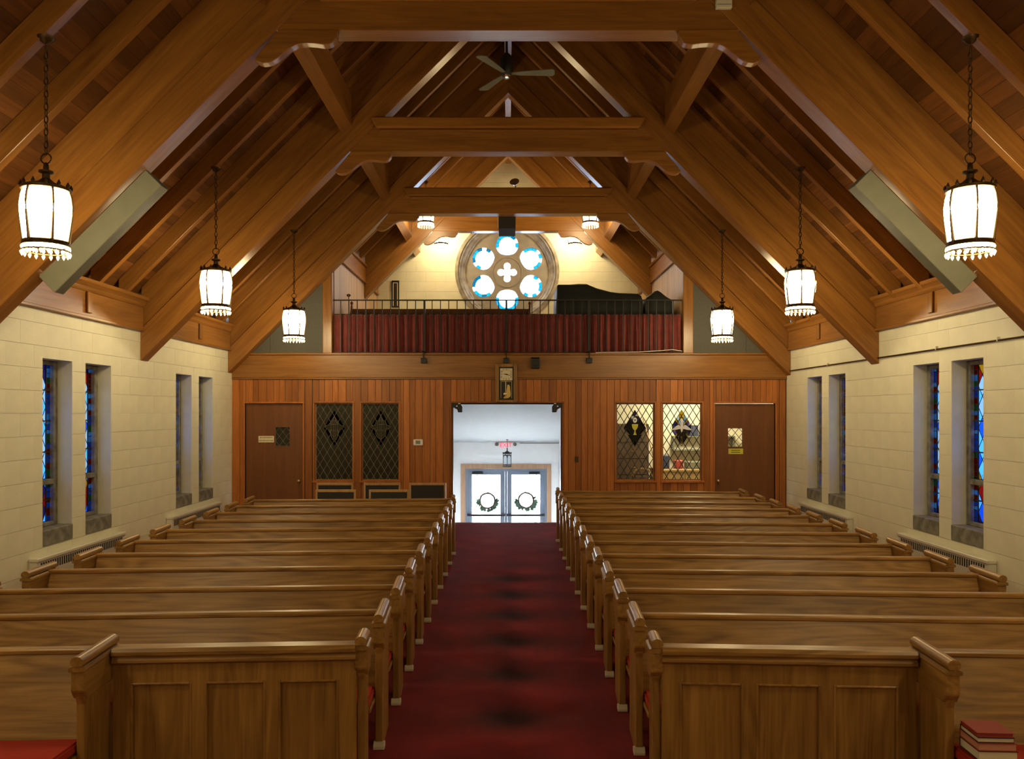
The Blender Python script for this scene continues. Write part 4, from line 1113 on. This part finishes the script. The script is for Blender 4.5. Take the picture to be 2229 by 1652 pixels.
def make_pew(sg, x0, x1):
    t = empty('pew')
    pew_body(t, sg * x0, sg * x1)
    pew_end(t, sg * x0, sg); pew_end(t, sg * x1, sg)
    return t
ORD = ['front', 'second', 'third', 'fourth', 'fifth', 'sixth', 'seventh', 'eighth', 'ninth', 'tenth', 'eleventh', 'twelfth', 'thirteenth']
TOE = R(3.2)
for sg, sd, n, y0, st in ((-1, 'dark-leaded-window side', 11, 4.985, .8235), (1, 'lit-leaded-window side', 13, 4.93, .787)):
    proto = None
    for k in range(n):
        y = y0 + st * k + (.14 if k == 12 else 0)
        if k == 0:
            t = empty('pew'); xi = 2.44 if sg < 0 else 2.49
            pew_body(t, sg * xi, sg * 4.2); pew_end(t, sg * xi, sg, -.36, .08, foot=False); pew_end(t, sg * 4.2, sg)
            lb = 'short front oak pew beside the panelled screen, ' + sd
        elif proto is None: t = proto = make_pew(sg, .90, 4.18); lb = None
        else: t = copy_tree(proto); lb = None
        if lb is None: lb = ORD[k] + ' oak pew counted from the front screen, ' + sd
        if k == n - 1: lb = 'last oak pew from the front screen, nearest the gallery, ' + sd
        t.location = (0, y, 0); t.rotation_euler = (0, 0, -sg * TOE)
        tag(t, lb, 'pew', 'oak pews, ' + sd)
    # panelled front screen between the aisle and the short front pew
    t = thing('front_screen', (0, y0, 0), 'panelled oak front screen with three panels, ' + sd, 'screen', 'panelled front screens', -sg * TOE)
    xa, xb = .935, (2.44 if sg < 0 else 2.49) - .054
    X = lambda v: sg * v
    zb, zt = .0, ZP - .10
    pan = [(xa + .075 + i * (xb - xa - .13) / 3 + .03, xa + .075 + (i + 1) * (xb - xa - .13) / 3 - .045) for i in range(3)]
    m = MB()
    for (a, b, c, d) in rdiff((xa, xb, 0, zt), [(p, q, .14, zt - .115) for p, q in pan]): m.box(*sorted((X(a), X(b))), -.035, .0, c, d)
    m.build('panel_frame', 'pew_z', t, .0)
    for p, q in pan:
        pn = bx('panel', 'door_z' if False else 'pew_z', t, *sorted((X(p), X(q))), -.018, -.006, .14, zt - .115)
        m = MB(); w = .014
        for (a, b, c, d) in ((p, p + w, .14, zt - .115), (q - w, q, .14, zt - .115), (p + w, q - w, zt - .115 - w, zt - .115), (p + w, q - w, .14, .14 + w)): m.box(*sorted((X(a), X(b))), -.040, -.018, c, d)
        m.build('panel_moulding', 'pew_z', pn, .004)
    prf = [(.04, ZP), (-.055, ZP), (-.072, ZP - .018), (-.072, ZP - .04), (-.058, ZP - .052), (-.058, ZP - .062), (-.066, ZP - .068), (-.066, ZP - .086), (-.045, ZP - .10), (.04, ZP - .10)]
    MB().prism(prf, *sorted((X(xa), X(xb))), 'yz').build('top_rail', 'pew_x', t, .002)
    bx('book_rack', 'pew_x', t, *sorted((X(xa + .02), X(xb - .02))), .0, .07, .55, .565); bx('rack_lip', 'pew_x', t, *sorted((X(xa + .02), X(xb - .02))), .062, .07, .565, .62)
    pew_end(t, X(.905), sg, -.04, .13, name='end_post', foot=True)
# hymn books on the front cushion of the lit-window side
rz = -TOE
base = Vector((2.49 + .05, 4.93 - .36, .435))
def place(x, y): c, s = math.cos(rz), math.sin(rz); return (x * c - y * s, 4.93 + x * s + y * c)
bk = [(.205, .20, .052, 'bookblack', 'bookpage', 'thick dark-covered book with cream pages, lowest of the stack on the cushion'),
      (.20, .20, .042, 'bookred', 'bookpink', 'red book with pinkish page edges, second of the stack on the cushion'),
      (.19, .19, .028, 'bookblack', 'bookpage', 'thin dark red book with pale pages, third of the stack on the cushion'),
      (.19, .18, .022, 'bookred', 'bookred', 'red-covered book lying on top of the stack on the cushion')]
z = .438
for w, d, h, cv_, pg, lb in bk:
    px, py = place(2.545 + w / 2, -.42)
    t = thing('hymn_book', (px, py, z), lb, 'book', 'books on the front cushion', rz + R(random.uniform(-2, 2)))
    bx('cover', cv_, t, -w/2, w/2, -d/2, d/2, 0, .004); bx('cover', cv_, t, -w/2, w/2, -d/2, d/2, h - .004, h); bx('spine', cv_, t, -w/2, w/2, d/2 - .004, d/2, .004, h - .004)
    bx('pages', pg, t, -w/2 + .004, w/2 - .004, -d/2 + .004, d/2 - .004, .004, h - .004)
    z += h + .0005
# a few books in the rack gap behind the front screen
for sg, y0 in ((-1, 4.985),):
    t = thing('pew_book', (sg * 1.03, y0 + .0 - .05, .567), 'small white-edged book in the rack behind the front screen', 'book')
    bx('pages', 'bookpage', t, -.06, .06, .0, .02, 0, .17); bx('cover', 'bookred', t, -.062, .062, .02, .026, 0, .175)

# ------------------------------------------------------------------ framed chairs behind the pews
def chair(parent_loc, label):
    t = thing('framed_chair', parent_loc, label, 'chair', 'wooden framed chairs under the leaded windows')
    w, h = .345, .97
    for x in (-1, 1): bx('back_post', 'chair_z', t, *sorted((x * w, x * (w - .035))), -.02, .02, 0, h, .004)
    bx('back_rail', 'chair_z', t, -w + .035, w - .035, -.02, .02, h - .045, h, .004)
    bx('back_rail', 'chair_z', t, -w + .035, w - .035, -.02, .02, .42, .46, .004)
    bx('back_pad', 'seatfabric', t, -w + .036, w - .036, -.016, .012, .46, h - .046, .006)
    bx('seat', 'seatfabric', t, -w + .01, w - .01, -.50, -.02, .40, .46, .015)
    for x in (-1, 1): bx('front_leg', 'chair_z', t, *sorted((x * w, x * (w - .035))), -.50, -.465, 0, .40, .004)
def at(u, v, z): 
    y = F * (CH - z) / (v - 897); return ((u - 1106) * y / F, y, 0)
for u, v, lb in ((729, 1051, 'dark padded wood framed chair in the back row, under the emblem window by the door'),
                 (832, 1051, 'dark padded wood framed chair in the back row, under the emblem window by the thermostat'),
                 (731, 1065.5, 'dark padded wood framed chair in the nearer row, beside the door end'),
                 (847, 1065.5, 'dark padded wood framed chair in the nearer row, beside the thermostat end')):
    chair(at(u, v, .97), lb)
chair((at(931, 1051, .97)[0], at(931, 1051, .97)[1], 0), 'dark padded wood framed chair standing nearest the open doorway')

# ------------------------------------------------------------------ hanging lanterns
LM = {}
def lantern_parts():
    n = 24
    prof = [(.150, 0), (.160, .04), (.172, .14), (.186, .27), (.190, .36), (.180, .45), (.168, .50)]
    LM['glass'] = MB().lathe(prof, n).mesh('glass', 'lamp', smooth=True)
    sm = MB()
    sm.tube([(r + .006, 0, z) for r, z in prof], [.016, .014, .011, .009, .009, .009, .010], 6)
    LM['strap'] = sm.mesh('strap', 'bronze')
    c = MB(); 
    c.lathe([(.160, .03), (.170, .03), (.176, .0), (.176, -.008), (.166, -.008)], 24, close=False)
    for z, r in ((.03, .168), (-.055, .172)): c.tube([(r * math.cos(2*math.pi*k/24), r * math.sin(2*math.pi*k/24), z) for k in range(24)], .008, 5, True)
    LM['crown'] = c.mesh('bottom_band', 'bronze')
    d = MB()
    for k in range(20):
        a = 2 * math.pi * k / 20; x, y = .172 * math.cos(a), .172 * math.sin(a)
        d.lathe([(.004, -.005), (.013, -.02), (.013, -.032), (.004, -.05)], 5, (x * .98, y * .98, 0)); d.lathe([(.004, -.058), (.014, -.072), (.012, -.085), (.002, -.105)], 5, (x, y, 0))
    LM['drop'] = d.mesh('bead_fringe', 'lamp_bead')
    t = MB()
    t.lathe([(.178, .50), (.185, .505), (.185, .53), (.150, .55), (.07, .58), (.03, .62), (.028, .66), (.055, .675), (.055, .69), (.022, .70), (.02, .75), (.006, .77)], 20)
    for k in range(12):
        a = 2 * math.pi * k / 12; t.lathe([(.012, .53), (.016, .55), (.002, .585)], 5, (.178 * math.cos(a), .178 * math.sin(a), 0))
    LM['top'] = t.mesh('top_crown', 'bronze', smooth=True)
    LM['ring'] = MB().tube([(.045 * math.cos(2*math.pi*k/16), 0, .805 + .045 * math.sin(2*math.pi*k/16)) for k in range(16)], .007, 5, True).mesh('loop_ring', 'bronze')
    LM['canopy'] = MB().lathe([(.015, -.06), (.03, -.05), (.07, -.02), (.075, 0)], 14).mesh('canopy', 'bronze', smooth=True)
    lk = [(.016 * math.cos(2*math.pi*k/10), 0, .034 * math.sin(2*math.pi*k/10)) for k in range(10)]
    LM['link'] = lk
    for k in ('glass', 'strap', 'crown', 'drop', 'top'): LM[k].transform(Matrix.Diagonal((1.09, 1.09, .95, 1)))
    LM['ring'].transform(Matrix.Translation((0, 0, -.04)))
MT['lamp_bead'] = emit('lantern_bead_lit', LAMPCOL, 1.3)
lantern_parts()
def straps(t):
    for k in range(6):
        o = link('strap', LM['strap'], t); o.rotation_euler = (0, 0, R(60 * k + 15))
def lantern(x, y, z, ztop, label):
    t = thing('hanging_lantern', (x, y, z + .105), label, 'lantern', 'lit lanterns on chains')
    lab(link('glass', LM['glass'], t), 'glowing white glass'); straps(t); link('bottom_band', LM['crown'], t); stuff(link('bead_fringe', LM['drop'], t))
    link('top_crown', LM['top'], t); link('loop_ring', LM['ring'], t)
    c = MB(); zz = .81 + .02; top = ztop - z - .105; k = 0
    while zz < top - .06:
        c.tube([((p[0], p[1], p[2] + zz) if k % 2 else (p[1], p[0], p[2] + zz)) for p in LM['link']], .006, 4, True); zz += .056; k += 1
    c.build('chain', 'bronze', t)
    o = link('canopy', LM['canopy'], t); o.location = (0, 0, top); 
for sg, sd in ((-1, 'dark-leaded-window side'), (1, 'lit-leaded-window side')):
    for x, y, z, nm in ((4.075, 7.05, 3.665, 'before the grey-box truss'), (4.02, 11.0, 3.64, 'between the grey-box truss and the next'), (3.993, 14.91, 3.60, 'nearest the gallery front'),
                        (4.02, 3.10, 3.64, 'over the front pews, added out of view as fill light'), (4.02, -.85, 3.64, 'over the chancel, added out of view to light the screens')):  # last two pairs are unseen, added to brighten the front
        lantern(sg * x, y, z, RAF - x, 'lit white lantern on a chain ' + nm + ', ' + sd)
    lantern(sg * 1.94, 18.85, 6.65, RAF - 1.94, 'lit white lantern inside the gallery behind its front truss, ' + sd)
    lantern(sg * 1.80, 21.5, 6.70, RAF - 1.80, 'lit white lantern close to the rose window wall, ' + sd)

# ------------------------------------------------------------------ ceiling fan
t = thing('ceiling_fan', (-.02, 10.48, 6.72), 'three-blade ceiling fan with black motor hung from the ridge', 'ceiling fan')
MB().tube([(0, 0, .26), (0, 0, 9.22 - 6.72)], .017, 10).build('downrod', 'black', t); MB().lathe([(.03, 2.42), (.07, 2.46), (.075, 2.5)], 14).build('canopy', 'black', t, smooth=True)
MB().lathe([(.03, -.01), (.065, .0), (.085, .05), (.085, .20), (.06, .25), (.03, .28)], 20).build('motor', 'black', t, smooth=True)
MB().lathe([(.004, -.05), (.04, -.045), (.05, -.02), (.05, .0)], 16).build('hub_cap', 'chrome', t, smooth=True)
for a in (-4, 122, 238):
    b = MB().add([(.06, -.025, 0), (.20, -.045, .006), (.60, -.075, .012), (.63, -.04, .008), (.63, .04, -.008), (.60, .075, -.012), (.20, .045, -.006), (.06, .025, 0)], [(0, 1, 2, 3, 4, 5, 6, 7)]).build('blade', 'grey_case', t)
    so = b.modifiers.new('thick', 'SOLIDIFY'); so.thickness = .01
    b.rotation_euler = (0, 0, R(a)); b.location = (0, 0, .02)
# grey boxes hung below the first truss
for s, sd in ((-1, 'dark-leaded-window side'), (1, 'lit-leaded-window side')):
    lo, hi = 3.78, 4.92
    t = thing('grey_column_box', (s * (lo + hi) / 2, TY[0] + .02, LEG - (lo + hi) / 2 - .25), 'long grey metal box slung under the sloping truss leg, ' + sd, 'speaker box', 'long grey boxes under the truss')
    ln = (hi - lo) * math.sqrt(2); ang = R(45) * s
    b = MB().prism([(.0, -.12), (.17, -.12), (.25, -.05), (.25, .12), (.0, .12)], -ln / 2, ln / 2, 'yz').build('case', 'grey_case', t, .006); b.rotation_euler = (0, ang, 0)
    b2 = MB().box(-ln / 2 + .01, ln / 2 - .01, .02, .16, .12, .135).build('lid', 'chrome', t); b2.rotation_euler = (0, ang, 0)
    for e in (-1, 1):
        k = MB().box(e * (ln / 2 - .02) - .02, e * (ln / 2 - .02) + .02, .05, .09, .12, .185).build('mounting_bracket', 'chrome', t); k.rotation_euler = (0, ang, 0)
# par lamp on the collar shelf, junction box on the first truss
t = thing('par_lamp', (.15, TY[2] + .12, 6.875), 'chrome reflector lamp standing on the collar beam before the gable', 'lamp')
MB().tube([(0, 0, 0), (0, 0, .06), (.02, 0, .09)], .012, 6).build('stem', 'iron', t); MB().lathe([(.05, 0), (.05, .012)], 14).build('foot', 'iron', t)
h = MB().lathe([(.02, 0), (.03, .03), (.09, .10), (.10, .115), (.092, .112), (.03, .05), (.004, .045)], 20, close=False).build('reflector', 'chrome', t, smooth=True); h.location = (.0, 0, .08); h.rotation_euler = (R(55), R(-18), 0)
t = thing('junction_box', (2.285, TY[0], 6.575), 'small pale junction box on the collar of the grey-box truss', 'box')
bx('case', 'convector', t, -.085, .085, -.05, -.001, 0, .24, .006); bx('cover_seam', 'darkgap', t, -.075, .075, -.052, -.05, .035, .039)
